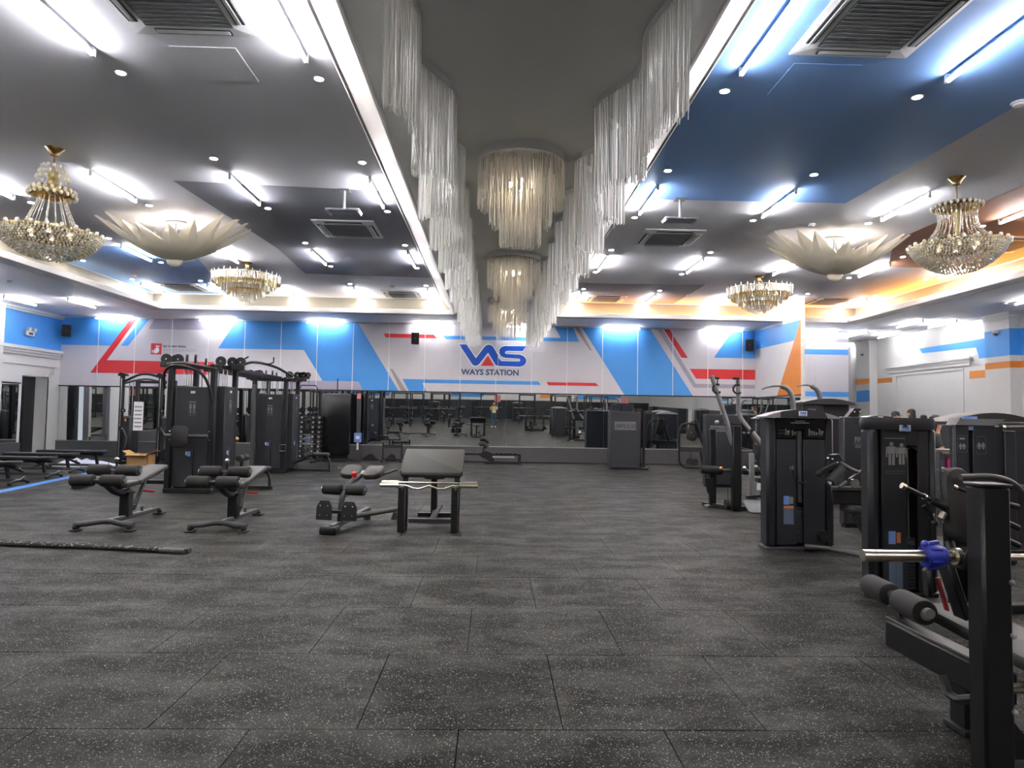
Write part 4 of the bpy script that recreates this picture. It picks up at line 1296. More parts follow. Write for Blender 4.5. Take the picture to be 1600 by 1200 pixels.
# station on the camera-facing side: arched chin bar, back pad on cross tube, knee roller
pw('chin_bar', M().tube(spline([(-6.06, 12.22, 1.93), (-6.04, 12.15, 2.2), (-5.9, 12.12, 2.34), (-5.62, 12.12, 2.32), (-5.36, 12.14, 2.2), (-5.24, 12.18, 1.98), (-5.20, 12.24, 1.72)], 5), .026, 10), 'frame', gym)
pw('chin_bar', M().tube(spline([(-6.02, 12.2, 2.37), (-5.7, 12.15, 2.40), (-5.3, 12.2, 2.33), (-5.1, 12.4, 2.30)], 5), .024, 10), 'greyhandle', gym)
pw('cross_tube', M().cyl((-5.98, 12.16, 1.06), (-5.22, 12.16, 1.06), .035, 12), 'greyhandle', gym)
pw('back_pad', M().pad((-5.69, 12.08, 1.05), (.30, .40, .08), rot('X', PI / 2), .09, .03), 'vinyl', gym)
for x in (-5.96, -5.24):
    for z in (.98, 1.14):
        pw('bolt', M().ball((x, 12.28, z), .018, 8), 'chrome', gym)
pw('row_seat', M().pad((-7.1, 12.9, .40), (1.0, .26, .07), None, .06), 'vinyl', gym)
pw('row_rail', M().bar((-8.0, 12.9, .14), (-6.1, 12.9, .14), .07, .07), 'frame', gym)
pw('row_foot', M().bar((-7.9, 12.65, .04), (-7.9, 13.15, .04), .07, .06), 'frame', gym)
pw('row_post', M().bar((-7.1, 12.9, .14), (-7.1, 12.9, .37), .06, .06, .006, V((0, 1, 0))), 'frame', gym)
pw('row_post', M().bar((-7.9, 12.9, .04), (-7.9, 12.9, .14), .06, .06, .006, V((0, 1, 0))), 'frame', gym)
# low seat at the right of the first tower (arched leg)
pw('low_seat', M().pad((-4.6, 13.0, .42), (.5, .28, .07), None, .06), 'vinyl', gym)
pw('seat_leg', M().tube(spline([(-4.9, 13.0, .38), (-4.5, 13.0, .38), (-4.36, 13.0, .28), (-4.34, 13.0, .02)], 5), .03, 10), 'frame', gym)
pw('seat_foot', M().bar((-5.2, 13.0, .05), (-4.3, 13.0, .05), .07, .06), 'frame', gym)
for s in (-1, 1):
    pw('thigh_roller', M().roller((-4.88, 13.0 + s * .03, .62), (-4.88, 13.0 + s * .22, .62), .06), 'foam', gym)
pw('thigh_post', M().bar((-4.95, 13.0, .10), (-4.88, 13.0, .66), .05, .05, .006, V((0, 1, 0))), 'frame', gym)
# pulldown station right of the far tower
pw('pulldown_seat', M().pad((-4.42, 17.05, .46), (.42, .34, .07), None, .08), 'vinyl', gym)
pw('seat_leg', M().tube(spline([(-4.75, 17.05, .42), (-4.35, 17.05, .42), (-4.2, 17.05, .30), (-4.18, 17.05, .02)], 5), .03, 10), 'frame', gym)
pw('seat_foot', M().bar((-5.3, 17.05, .05), (-4.15, 17.05, .05), .07, .06), 'frame', gym)
pw('seat_rail', M().bar((-5.2, 17.05, .18), (-4.75, 17.05, .36), .06, .06), 'frame', gym)
for s in (-1, 1):
    pw('thigh_roller', M().roller((-4.82, 17.05 + s * .03, .56), (-4.82, 17.05 + s * .24, .56), .065), 'foam', gym)
    pw('roller_cap', M().cyl((-4.82, 17.05 + s * .24, .56), (-4.82, 17.05 + s * .26, .56), .03, 12), 'chrome', gym)
pw('top_arm', M().bar((-5.2, 17.1, 2.38), (-4.78, 17.1, 2.44), .06, .08), 'frame', gym)
pulley(gym, (-4.82, 17.1, 2.5), .07, (0, 1, 0))
pulley(gym, (-4.98, 17.1, 2.5), .07, (0, 1, 0))
pw('cable', M().cyl((-4.80, 17.1, 2.45), (-4.80, 17.1, 2.24), .005, 6), 'black', gym)
pw('pulldown_bar', M().tube([(-5.04, 17.1, 2.12), (-4.98, 17.1, 2.23), (-4.62, 17.1, 2.23), (-4.54, 17.1, 2.10)], .016, 8), 'frame', gym)
# crossing pull-up arms over the bridge
pw('pull_up_arm', M().tube(spline([(-5.9, 14.9, 2.42), (-5.6, 15.2, 2.66), (-5.2, 15.6, 2.60), (-4.9, 16.0, 2.40)], 5), .03, 10), 'frame', gym)
pw('pull_up_grip', M().tube([(-5.9, 15.0, 2.6), (-5.62, 15.1, 2.78)], .018, 8), 'frame', gym)
pw('pull_up_grip', M().tube([(-5.6, 15.2, 2.66), (-5.15, 15.1, 2.62), (-5.05, 15.1, 2.66), (-5.05, 15.1, 2.78)], .018, 8), 'frame', gym)
for (x, y, z) in ((-5.95, 16.45, .75), (-5.2, 16.42, .72)):
    pw('cable_grip', M().tube([(x - .07, y, z - .16), (x - .07, y, z), (x + .07, y, z), (x + .07, y, z - .16), (x - .07, y, z - .16)], .012, 8), 'chrome', gym)
    pw('cable', M().cyl((x, y, z), (x, y, z + .2), .006, 6), 'black', gym)
pw('cable_mast', M().b2(-5.96, -5.86, 16.30, 16.38, .1, 2.2, .008), 'greyhandle', gym)

# ---- functional trainer in the left corner
ft = thing('functional_trainer', 'black dual cable trainer in the left back corner', 'cable machine', (-9.8, 19.0, 0))
for x in (-10.36, -9.30):
    pw('upright', M().b2(x - .05, x + .05, 18.5, 18.6, 0, 2.52, .01), 'frame', ft)
    pw('upright', M().b2(x - .05, x + .05, 19.3, 19.4, 0, 2.40, .01), 'frame', ft)
    pw('side_base', M().b2(x - .06, x + .06, 18.45, 19.45, 0, .09, .01), 'frame', ft)
    pw('weight_shroud', M().b2(x - .14, x + .14, 18.8, 19.2, .1, 1.35, .05), 'shroud', ft)
    for dx in (-.05, .05):
        pw('guide_rod', M().cyl((x + dx, 19.0, 1.3), (x + dx, 19.0, 2.4), .012, 8), 'chrome', ft)
    pw('top_bracket', M().prism([(-.10, 0), (.12, 0), (.12, .06), (-.02, .10), (-.10, .06)], (x, 18.62, 2.46), (1, 0, 0), (0, 0, 1), .14), 'frame', ft)
    pulley(ft, (x + .1, 18.46, 1.0), .085, (0, 1, 0))
    pulley(ft, (x + .1, 18.48, 1.5), .05, (0, 1, 0))
    pw('slide_rod', M().cyl((x + .02, 18.47, .25), (x + .02, 18.47, 2.4), .014, 8), 'chrome', ft)
    pw('swing_arm', M().tube([(x + .1, 18.46, 1.05), (x + .26, 18.4, .75), (x + .22, 18.4, .45)], .02, 8), 'greyhandle', ft)
pw('arched_brace', M().tube(spline([(-10.3, 18.55, 2.32), (-9.9, 18.5, 2.5), (-9.6, 18.5, 2.52), (-9.25, 18.55, 2.42)], 5), .035, 10), 'frame', ft)
pw('arched_brace', M().tube(spline([(-10.3, 18.55, 2.26), (-9.9, 18.5, 2.36), (-9.6, 18.5, 2.38), (-9.25, 18.55, 2.30)], 5), .025, 10), 'greyhandle', ft)
pw('rear_beam', M().b2(-10.36, -9.30, 19.32, 19.38, 2.30, 2.38, .008), 'frame', ft)
pw('instruction_board', M().b2(-10.06, -9.80, 18.62, 18.64, .95, 1.75), 'paper', ft)
for k in range(6):
    pw('instruction_row', M().b2(-10.03, -9.83, 18.612, 18.62, 1.04 + k * .11, 1.08 + k * .11), 'print_grey', ft)
pw('yellow_tag', M().b2(-10.22, -10.18, 18.47, 18.49, 1.2, 1.28), 'orange', ft)

# ---- clutter near the left corner
bx = thing('cardboard_box', 'open brown cardboard box in front of the cable trainer', 'box', (-9.55, 18.15, 0))
cb = M()
for (x0, x1, y0, y1) in ((-.28, .28, -.2, -.19), (-.28, .28, .19, .2), (-.28, -.27, -.2, .2), (.27, .28, -.2, .2)):
    cb.b2(x0, x1, y0, y1, 0, .34)
cb.b2(-.28, .28, -.2, .2, 0, .01)
part('carton', cb, 'cardboard', bx)
for s in (-1, 1):
    part('flap', M().bar((s * .28, 0, .34), (s * .42, 0, .42), .38, .008, 0), 'cardboard', bx)
part('flap', M().bar((0, -.2, .34), (0, -.32, .30), .54, .008, 0), 'cardboard', bx)
o = part('plastic_sheet', M(), 'bag', None) if False else None
sheet = M()
nx, ny = 14, 10
random.seed(8)
vs = []
for j in range(ny):
    for i in range(nx):
        u_, v_ = i / (nx - 1), j / (ny - 1)
        h = .16 * math.sin(PI * u_) * math.sin(PI * v_) * (.6 + .8 * random.random()) + .01
        vs.append((-.85 + 1.7 * u_, -.4 + .8 * v_, h))
fs = [(j * nx + i, j * nx + i + 1, (j + 1) * nx + i + 1, (j + 1) * nx + i) for j in range(ny - 1) for i in range(nx - 1)]
n0 = len(vs)
vs += [(v[0], v[1], 0.0) for v in vs]
fs += [tuple(q + n0 for q in f[::-1]) for f in fs]
per = [i for i in range(nx)] + [j * nx + nx - 1 for j in range(1, ny)] + [(ny - 1) * nx + i for i in range(nx - 2, -1, -1)] + [j * nx for j in range(ny - 2, 0, -1)]
fs += [(per[k], per[k - 1], per[k - 1] + n0, per[k] + n0) for k in range(len(per))]
sheet.add(vs, fs)
o = part('plastic_sheet', sheet, 'bag'); o.location = (-11.0, 18.0, 0)
tag(o, 'crumpled pale plastic sheeting on the floor by the flat benches', 'plastic sheet')

# ================================================================ EQUIPMENT: ALONG THE MIRROR
# ---- vertical dumbbell rack with its dumbbells
rk = thing('dumbbell_rack', 'black upright dumbbell rack in front of the mirror', 'rack', (-5.75, 20.5, 0))
for x in (-6.02, -5.48):
    pw('rack_foot', M().bar((x, 20.05, .03), (x, 20.95, .03), .08, .06), 'frame', rk)
    pw('rack_upright', M().bar((x, 20.5, .05), (x, 20.62, 1.40), .05, .06, .006, V((0, 1, 0))), 'frame', rk)
pw('rack_tie', M().b2(-6.02, -5.48, 20.5, 20.56, .12, .18, .006), 'frame', rk)
pw('rack_tie', M().b2(-6.02, -5.48, 20.59, 20.65, 1.34, 1.40, .006), 'frame', rk)
db = thing('dumbbell', 'x', 'dumbbell')
part('handle', M().cyl((0, -.07, 0), (0, .07, 0), .016, 10), 'chrome', db)
for s in (-1, 1):
    h = part('head', M().lathe([(.035, .06), (.056, .066), (.058, .12), (.05, .135), (.03, .138)], 18, (0, 0, 0), (0, s, 0)), 'rubberblack', db)
    part('head_badge', M().lathe([(.034, .136), (.034, .142), (.02, .142)], 16, (0, 0, 0), (0, s, 0)), 'satin', h)
first = True
TIER = ['bottom', 'second', 'third', 'fourth', 'fifth', 'sixth', 'seventh', 'eighth', 'top']
for ci, x in enumerate((-6.11, -5.92, -5.57, -5.38)):
    for k in range(9):
        z = .13 + k * .148
        yy = 20.50 + .12 * (z / 1.4)
        o = db if first else copy_tree(db)
        first = False
        o.location = (x, yy, z + .06); o.rotation_euler = (0, 0, 0)
        o['label'] = 'dumbbell on the %s tier of the upright rack, %s' % (TIER[k], ('far left', 'inner left', 'inner right', 'far right')[ci])
        o['group'] = 'dumbbells on the upright rack'
        if ci % 2 == 0:
            pw('cradle', M().b2(x - .03, x + .19, yy - .05, yy - .03, z - .01, z + .035, .004).b2(x - .03, x + .19, yy + .03, yy + .05, z - .01, z + .035, .004), 'frame', rk)
# ---- tall black padded board leaning by the mirror
t = thing('tall_padded_board', 'tall black padded board standing against the mirror', 'padded board', (-4.97, 20.85, 0))
pf = [(-.02, .22), (-.05, .30), (-.07, .5), (-.05, 1.2), (-.06, 1.9), (-.02, 2.12), (.02, 2.15), (.10, 2.15), (.10, .22)]
pw('board_cover', M().prism([(p[0], p[1]) for p in pf], (-5.42, 20.85, 0), (0, 1, 0), (0, 0, 1), .90, .02), 'gloss', t)
pw('board_frame', M().b2(-5.36, -4.58, 20.95, 21.0, .0, 2.1, .01), 'frame', t)
pw('mast', M().cyl((-4.97, 20.97, 2.1), (-4.97, 20.97, 2.62), .016, 10), 'frame', t)
pw('board_base', M().b2(-5.34, -4.6, 20.75, 21.15, 0, .06, .01), 'frame', t)
# ---- grey post with hanging notice
t = thing('notice_post', 'slim grey post with a blue notice card, beside the padded board', 'post', (-4.34, 21.3, 0))
pw('post', M().b2(-4.40, -4.28, 21.25, 21.35, 0, 2.2, .01), 'greyhandle', t)
pw('notice_card', M().b2(-4.46, -4.22, 21.22, 21.23, .60, .90), 'paperblue', t, 'blue notice card')
pw('notice_picture', M().b2(-4.40, -4.28, 21.212, 21.22, .70, .80), 'paper', t)
pw('notice_tag', M().b2(-4.37, -4.31, 21.22, 21.23, .36, .58), 'paper', t)
pw('base_plate', M().b2(-4.5, -4.18, 21.15, 21.45, 0, .02, .004), 'frame', t)
pw('red_tag', M().b2(-4.40, -4.28, 21.235, 21.245, 2.0, 2.16), 'pricepink', t)
# ---- low dip stand
t = thing('low_dip_stand', 'low black push-up stand near the mirror kick panel', 'exercise stand', (-3.18, 20.95, 0))
for x in (-3.47, -2.88):
    pw('stand_leg', M().b2(x - .025, x + .025, 20.92, 20.98, .05, .62, .008), 'frame', t)
    pw('stand_foot', M().bar((x, 20.7, .03), (x, 21.25, .03), .06, .05), 'frame', t)
pw('top_bar', M().cyl((-3.48, 20.95, .52), (-2.87, 20.95, .52), .03, 10), 'frame', t)
pw('top_bar', M().cyl((-3.48, 20.95, .46), (-2.87, 20.95, .46), .018, 10), 'frame', t)
pw('low_bar', M().cyl((-3.48, 20.95, .10), (-2.87, 20.95, .10), .018, 10), 'frame', t)
for i, (x, w) in enumerate(((-4.02, .62), (-3.33, .45))):
    o = part('wedge_block', M().prism([(-w / 2, 0), (w / 2, 0), (.12, .20), (.02, .22)], (0, .09, 0), (1, 0, 0), (0, 0, 1), .18, .008), 'rubberblack')
    o.location = (x, 21.6, 0)
    tag(o, ('wider black foam wedge against the kick panel, left of the low stand', 'black foam wedge behind the low stand')[i], 'wedge', 'black foam wedges')
# ---- low rowing bench by the mirror
t = thing('low_leg_bench', 'low black leg bench with curved pad by the mirror', 'exercise bench', (0, 20.85, 0))
pw('rail', M().bar((-.95, 20.85, .30), (.9, 20.85, .30), .09, .06), 'frame', t)
pw('chrome_rail', M().bar((0, 20.78, .22), (.7, 20.78, .22), .03, .05), 'satin', t)
pw('curved_pad', M().tube(spline([(-.42, 20.85, .58), (-.35, 20.85, .63), (-.25, 20.85, .60), (-.17, 20.85, .50)], 4), .075, 14), 'vinyl', t)
pw('pad_arm', M().bar((-.30, 20.85, .18), (-.28, 20.85, .55), .06, .08, .006, V((0, 1, 0))), 'frame', t)
pw('wedge_frame', M().prism([(-.5, .30), (-.05, .05), (.08, .05), (.02, .33), (-.2, .42)], (0, 20.90, 0), (1, 0, 0), (0, 0, 1), .1, .008), 'frame', t)
for k in range(5):
    pw('seat_block', M().b2(.10 + k * .14, .20 + k * .14, 20.75, 20.95, .32, .36, .008), 'vinyl', t)
for x in (-.92, .86):
    pw('leg', M().b2(x - .05, x + .05, 20.80, 20.90, .02, .28, .008), 'frame', t)
    pw('foot', M().bar((x, 20.6, .02), (x, 21.1, .02), .08, .04), 'frame', t)
pw('base_rail', M().bar((-.25, 20.7, .03), (.9, 20.7, .03), .05, .05), 'frame', t)

# ================================================================ EQUIPMENT: RIGHT SIDE
# ---- free-standing shroud with the maker's plate
def brand_tower(name, label, x0, x1, y, h, d, plate, root=None):
    t = thing(name, label, 'weight stack', ((x0 + x1) / 2, y, 0)) if root is None else root
    pw('shroud', M().b2(x0, x1, y, y + d, .05, h, .015), 'shroud', t)
    pw('shroud_base', M().b2(x0 + .03, x1 - .03, y + .03, y + d, 0, .06), 'black', t)
    w = x1 - x0
    px0, px1, pz0, pz1 = plate
    p = pw('brand_plate', M().b2(px0, px1, y - .008, y, pz0, pz1, .003), 'print_dim', t)
    L = t.location
    text_mesh('brand_text', 'IMPULSE', (pz1 - pz0) * .62, 'print_dark', p, wallframe(((px0 + px1) / 2 - L[0], y - .010 - L[1], pz0 + (pz1 - pz0) * .28 - L[2]), WX, WZ), bold=.004, shear=.25, align='CENTER', sx=1.05)
    return t
t = brand_tower('sign_shroud', 'dark grey weight shroud with brand plate, standing before the mirror', 3.46, 4.34, 19.2, 1.70, .5, (3.58, 4.21, 1.16, 1.41))
for x in (4.38, 4.50):
    pw('side_post', M().b2(x - .035, x + .035, 19.4, 19.5, 0, 1.75, .008), 'frame', t)
pw('side_base', M().b2(4.3, 4.6, 19.2, 19.9, 0, .06, .008), 'frame', t)

# ---- plate-loaded leg machine by the mirror
t = thing('leg_machine', 'black leg machine with bent tube frame by the mirror', 'strength machine', (6.1, 20.0, 0))
pw('bent_frame', M().tube(spline([(5.86, 19.9, .06), (5.72, 19.9, .2), (5.70, 19.9, .6), (5.70, 19.9, 1.1), (5.78, 19.9, 1.32), (5.95, 19.9, 1.38), (6.2, 19.9, 1.38)], 5), .035, 10), 'frame', t)
pw('bent_frame', M().tube(spline([(6.2, 19.9, 1.5), (6.3, 19.9, 1.2), (6.42, 19.9, .8), (6.5, 19.9, .62)], 5), .05, 10), 'frame', t)
pw('seat_beam', M().bar((5.70, 19.9, .60), (6.7, 19.9, .58), .1, .14), 'shroud', t)
pw('back_pad', M().pad((6.15, 20.0, 1.15), (.30, .60, .08), rot('Y', .25) @ rot('X', PI / 2), .08), 'vinyl', t)
pw('base_bar', M().tube(spline([(5.84, 19.85, .05), (6.1, 19.8, .05), (6.5, 19.8, .05), (6.9, 19.8, .05)], 3), .035, 8), 'frame', t)
pw('rear_leg', M().bar((6.35, 19.9, .56), (6.45, 19.9, .03), .07, .07, .006, V((0, 1, 0))), 'frame', t)
for k, (x, z) in enumerate(((5.97, .24), (6.12, .22))):
    pw('foot_plate', M().cyl((x, 19.72, z), (x, 19.76, z), .11, 14), 'rubberblack', t)
pw('foot_arm', M().bar((6.04, 19.8, .22), (6.04, 19.9, .55), .05, .05, .006, V((0, 1, 0))), 'frame', t)
pw('weight_arm', M().cyl((6.75, 19.75, .66), (6.75, 20.15, .66), .03, 12), 'chrome', t)
pw('weight_hub', M().cyl((6.75, 19.72, .66), (6.75, 19.78, .66), .07, 16), 'chrome', t)
for (x, z) in ((5.85, 1.22), (6.05, 1.10), (6.12, .98), (6.45, 1.18), (6.42, 1.08)):
    pw('bolt', M().ball((x, 19.84, z), .022, 8), 'chrome', t)

# ---- small selector towers between lat machine and mirror
t = brand_tower('weight_tower', 'weight tower with dim brand plate behind the lever machine', 4.77, 5.57, 14.6, 1.63, .2, (4.88, 5.30, 1.24, 1.38))
# ---- plate-loaded lever (high row) machine
t = thing('lever_row_machine', 'lever row machine with two raised grey arms', 'strength machine', (4.1, 11.2, 0))
pw('left_lever', M().tube(spline([(3.70, 11.0, 2.26), (3.82, 11.0, 1.9), (3.93, 11.0, 1.58), (4.06, 10.95, 1.12)], 5), .038, 12), 'levergrey', t)
pw('lever_sleeve', M().cyl((3.98, 10.98, 1.36), (4.065, 10.95, 1.09), .055, 14), 'levergrey', t)
pw('right_lever', M().tube(spline([(4.19, 11.1, 2.24), (4.20, 11.1, 1.9), (4.21, 11.1, 1.62), (4.33, 11.05, 1.40), (4.53, 11.0, 1.13)], 5), .038, 12), 'levergrey', t)
pw('lever_sleeve', M().cyl((4.40, 11.03, 1.30), (4.54, 11.0, 1.12), .055, 14), 'levergrey', t)
for (x, dx) in ((3.77, -1), (4.12, -1)):
    pw('handle_strap', M().cyl((x + .03, 11.0, 2.22), (x + .03, 11.0, 2.08), .01, 8), 'frame', t)
    pw('hook_handle', M().tube(arc((x + .02, 10.98, 2.04), .075, PI * .35, PI * 1.75, 10), .018, 8), 'rubberblack', t)
    pw('handle_bracket', M().b2(x - .05, x + .06, 10.98, 11.04, 2.2, 2.24, .005), 'frame', t)
pw('main_column', M().b2(4.02, 4.16, 10.85, 10.98, 0, 1.42, .01), 'frame', t)
pw('front_column', M().b2(3.78, 3.89, 11.3, 11.4, 0, 1.35, .01), 'frame', t)
pw('cross_head', M().bar((3.95, 11.1, 1.44), (4.40, 11.1, 1.40), .07, .07), 'frame', t)
pw('lower_head', M().tube([(4.0, 11.0, 1.30), (4.34, 11.0, 1.28), (4.40, 11.0, 1.36)], .03, 10), 'frame', t)
for x in (4.16, 4.24, 4.32):
    pw('bolt', M().ball((x, 10.96, 1.30), .022, 8), 'chrome', t)
pw('ball_stop', M().ball((3.86, 11.2, 1.47), .04, 12), 'chrome', t)
pw('thigh_roller', M().roller((3.58, 11.2, .66), (3.95, 11.2, .64), .072), 'foam', t)
pw('roller_axle', M().cyl((3.9, 11.2, .64), (4.7, 11.2, .66), .03, 10), 'greyhandle', t)
pw('thigh_roller', M().roller((4.3, 11.2, .65), (4.68, 11.2, .65), .072), 'foam', t)
pw('orange_knob', M().ball((3.90, 11.1, .69), .03, 10), 'orange', t, 'orange knob')
pw('rear_lever', M().bar((4.22, 10.6, .98), (4.24, 10.6, .28), .075, .06, .01, V((0, 1, 0))), 'levergrey', t)
pw('pedal', M().pad((4.26, 10.4, .14), (.42, .34, .03), rot('X', .5), .05, .01), 'print_dim', t)
pw('pedal_hinge', M().bar((4.12, 10.55, .27), (4.50, 10.6, .30), .07, .05), 'frame', t)
pw('curved_plate', M().prism([(-.09, .30), (.06, .30), (.08, .12), (.02, -.02), (-.04, .06)], (3.70, 11.1, .22), (1, 0, 0), (0, 0, 1), .03, .004), 'frame', t)
pw('base_rail', M().bar((3.72, 11.5, .035), (4.2, 10.9, .035), .09, .06), 'frame', t)
pw('base_foot', M().bar((3.70, 11.3, .02), (4.0, 11.45, .02), .11, .04), 'steel', t)
pw('base_rail', M().bar((4.1, 10.9, .04), (5.0, 11.2, .04), .09, .07), 'frame', t)
pw('seat_pad', M().pad((4.7, 11.2, .50), (.36, .40, .08), None, .08), 'vinyl', t)
pw('seat_post', M().bar((4.7, 11.2, .04), (4.7, 11.2, .46), .07, .07, .006, V((0, 1, 0))), 'frame', t)
pw('chest_pad', M().pad((4.62, 11.2, 1.0), (.24, .36, .09), rot('Y', 1.35), .08), 'vinyl', t)
pw('chest_post', M().bar((4.66, 11.2, .5), (4.68, 11.2, 1.0), .06, .06, .006, V((0, 1, 0))), 'frame', t)
for (x, z) in ((4.20, .72), (4.32, .88), (4.40, .74)):
    pw('chrome_joint', M().ball((x, 10.85, z), .035, 10), 'chrome', t)
    pw('chrome_link', M().cyl((x, 10.85, z), (x + .1, 10.9, z - .06), .014, 8), 'chrome', t)
pw('weight_horn', M().cyl((4.42, 10.75, .35), (4.72, 10.75, .35), .026, 12), 'chrome', t)
pw('white_tag', M().b2(4.36, 4.47, 10.71, 10.72, .37, .48), 'paper', t)
pw('pull_cable', M().cyl((3.98, 11.0, .05), (3.98, 11.0, .62), .005, 6), 'black', t)
pw('low_roller', M().cyl((3.93, 10.98, .10), (3.99, 10.98, .10), .08, 16), 'rubberblack', t)

# ---- generic selectorised tower used by the right-hand machines
def gym_sticker(root, x, y, z, w, h):
    p = pw('gym_sticker', M().b2(x - w / 2, x + w / 2, y - .004, y, z - h / 2, z + h / 2), 'paper', root)
    L = root.location
    text_mesh('sticker_text', 'VAS', h * .62, 'deepblue', p, wallframe((x - L[0], y - .006 - L[1], z - h * .12 - L[2]), WX, WZ), bold=.002, align='CENTER', ext=.0005, sx=1.1)
    m = M().b2(x - w * .42, x + w * .42, y - .006, y - .004, z - h * .42, z - h * .26)
    m.v = [(v[0] - L[0], v[1] - L[1], v[2] - L[2]) for v in m.v]
    part('sticker_line', m, 'paperblue', p, False)
def stack_plates(root, x, y, z0, n, w, d):
    for k in range(n):
        pw('weight_plate', M().b2(x - w / 2, x + w / 2, y, y + d, z0 + k * .028, z0 + k * .028 + .024, .003), 'print_dark', root)
def figure(m, x, y, z, s):
    # small printed human figure
    m.b2(x - .012 * s, x + .012 * s, y - .002, y, z + .075 * s, z + .10 * s)
    m.b2(x - .028 * s, x + .028 * s, y - .002, y, z + .02 * s, z + .07 * s)
    m.b2(x - .04 * s, x - .031 * s, y - .002, y, z - .005 * s, z + .065 * s)
    m.b2(x + .031 * s, x + .04 * s, y - .002, y, z - .005 * s, z + .065 * s)
    m.b2(x - .022 * s, x - .004 * s, y - .002, y, z - .06 * s, z + .018 * s)
    m.b2(x + .004 * s, x + .022 * s, y - .002, y, z - .06 * s, z + .018 * s)

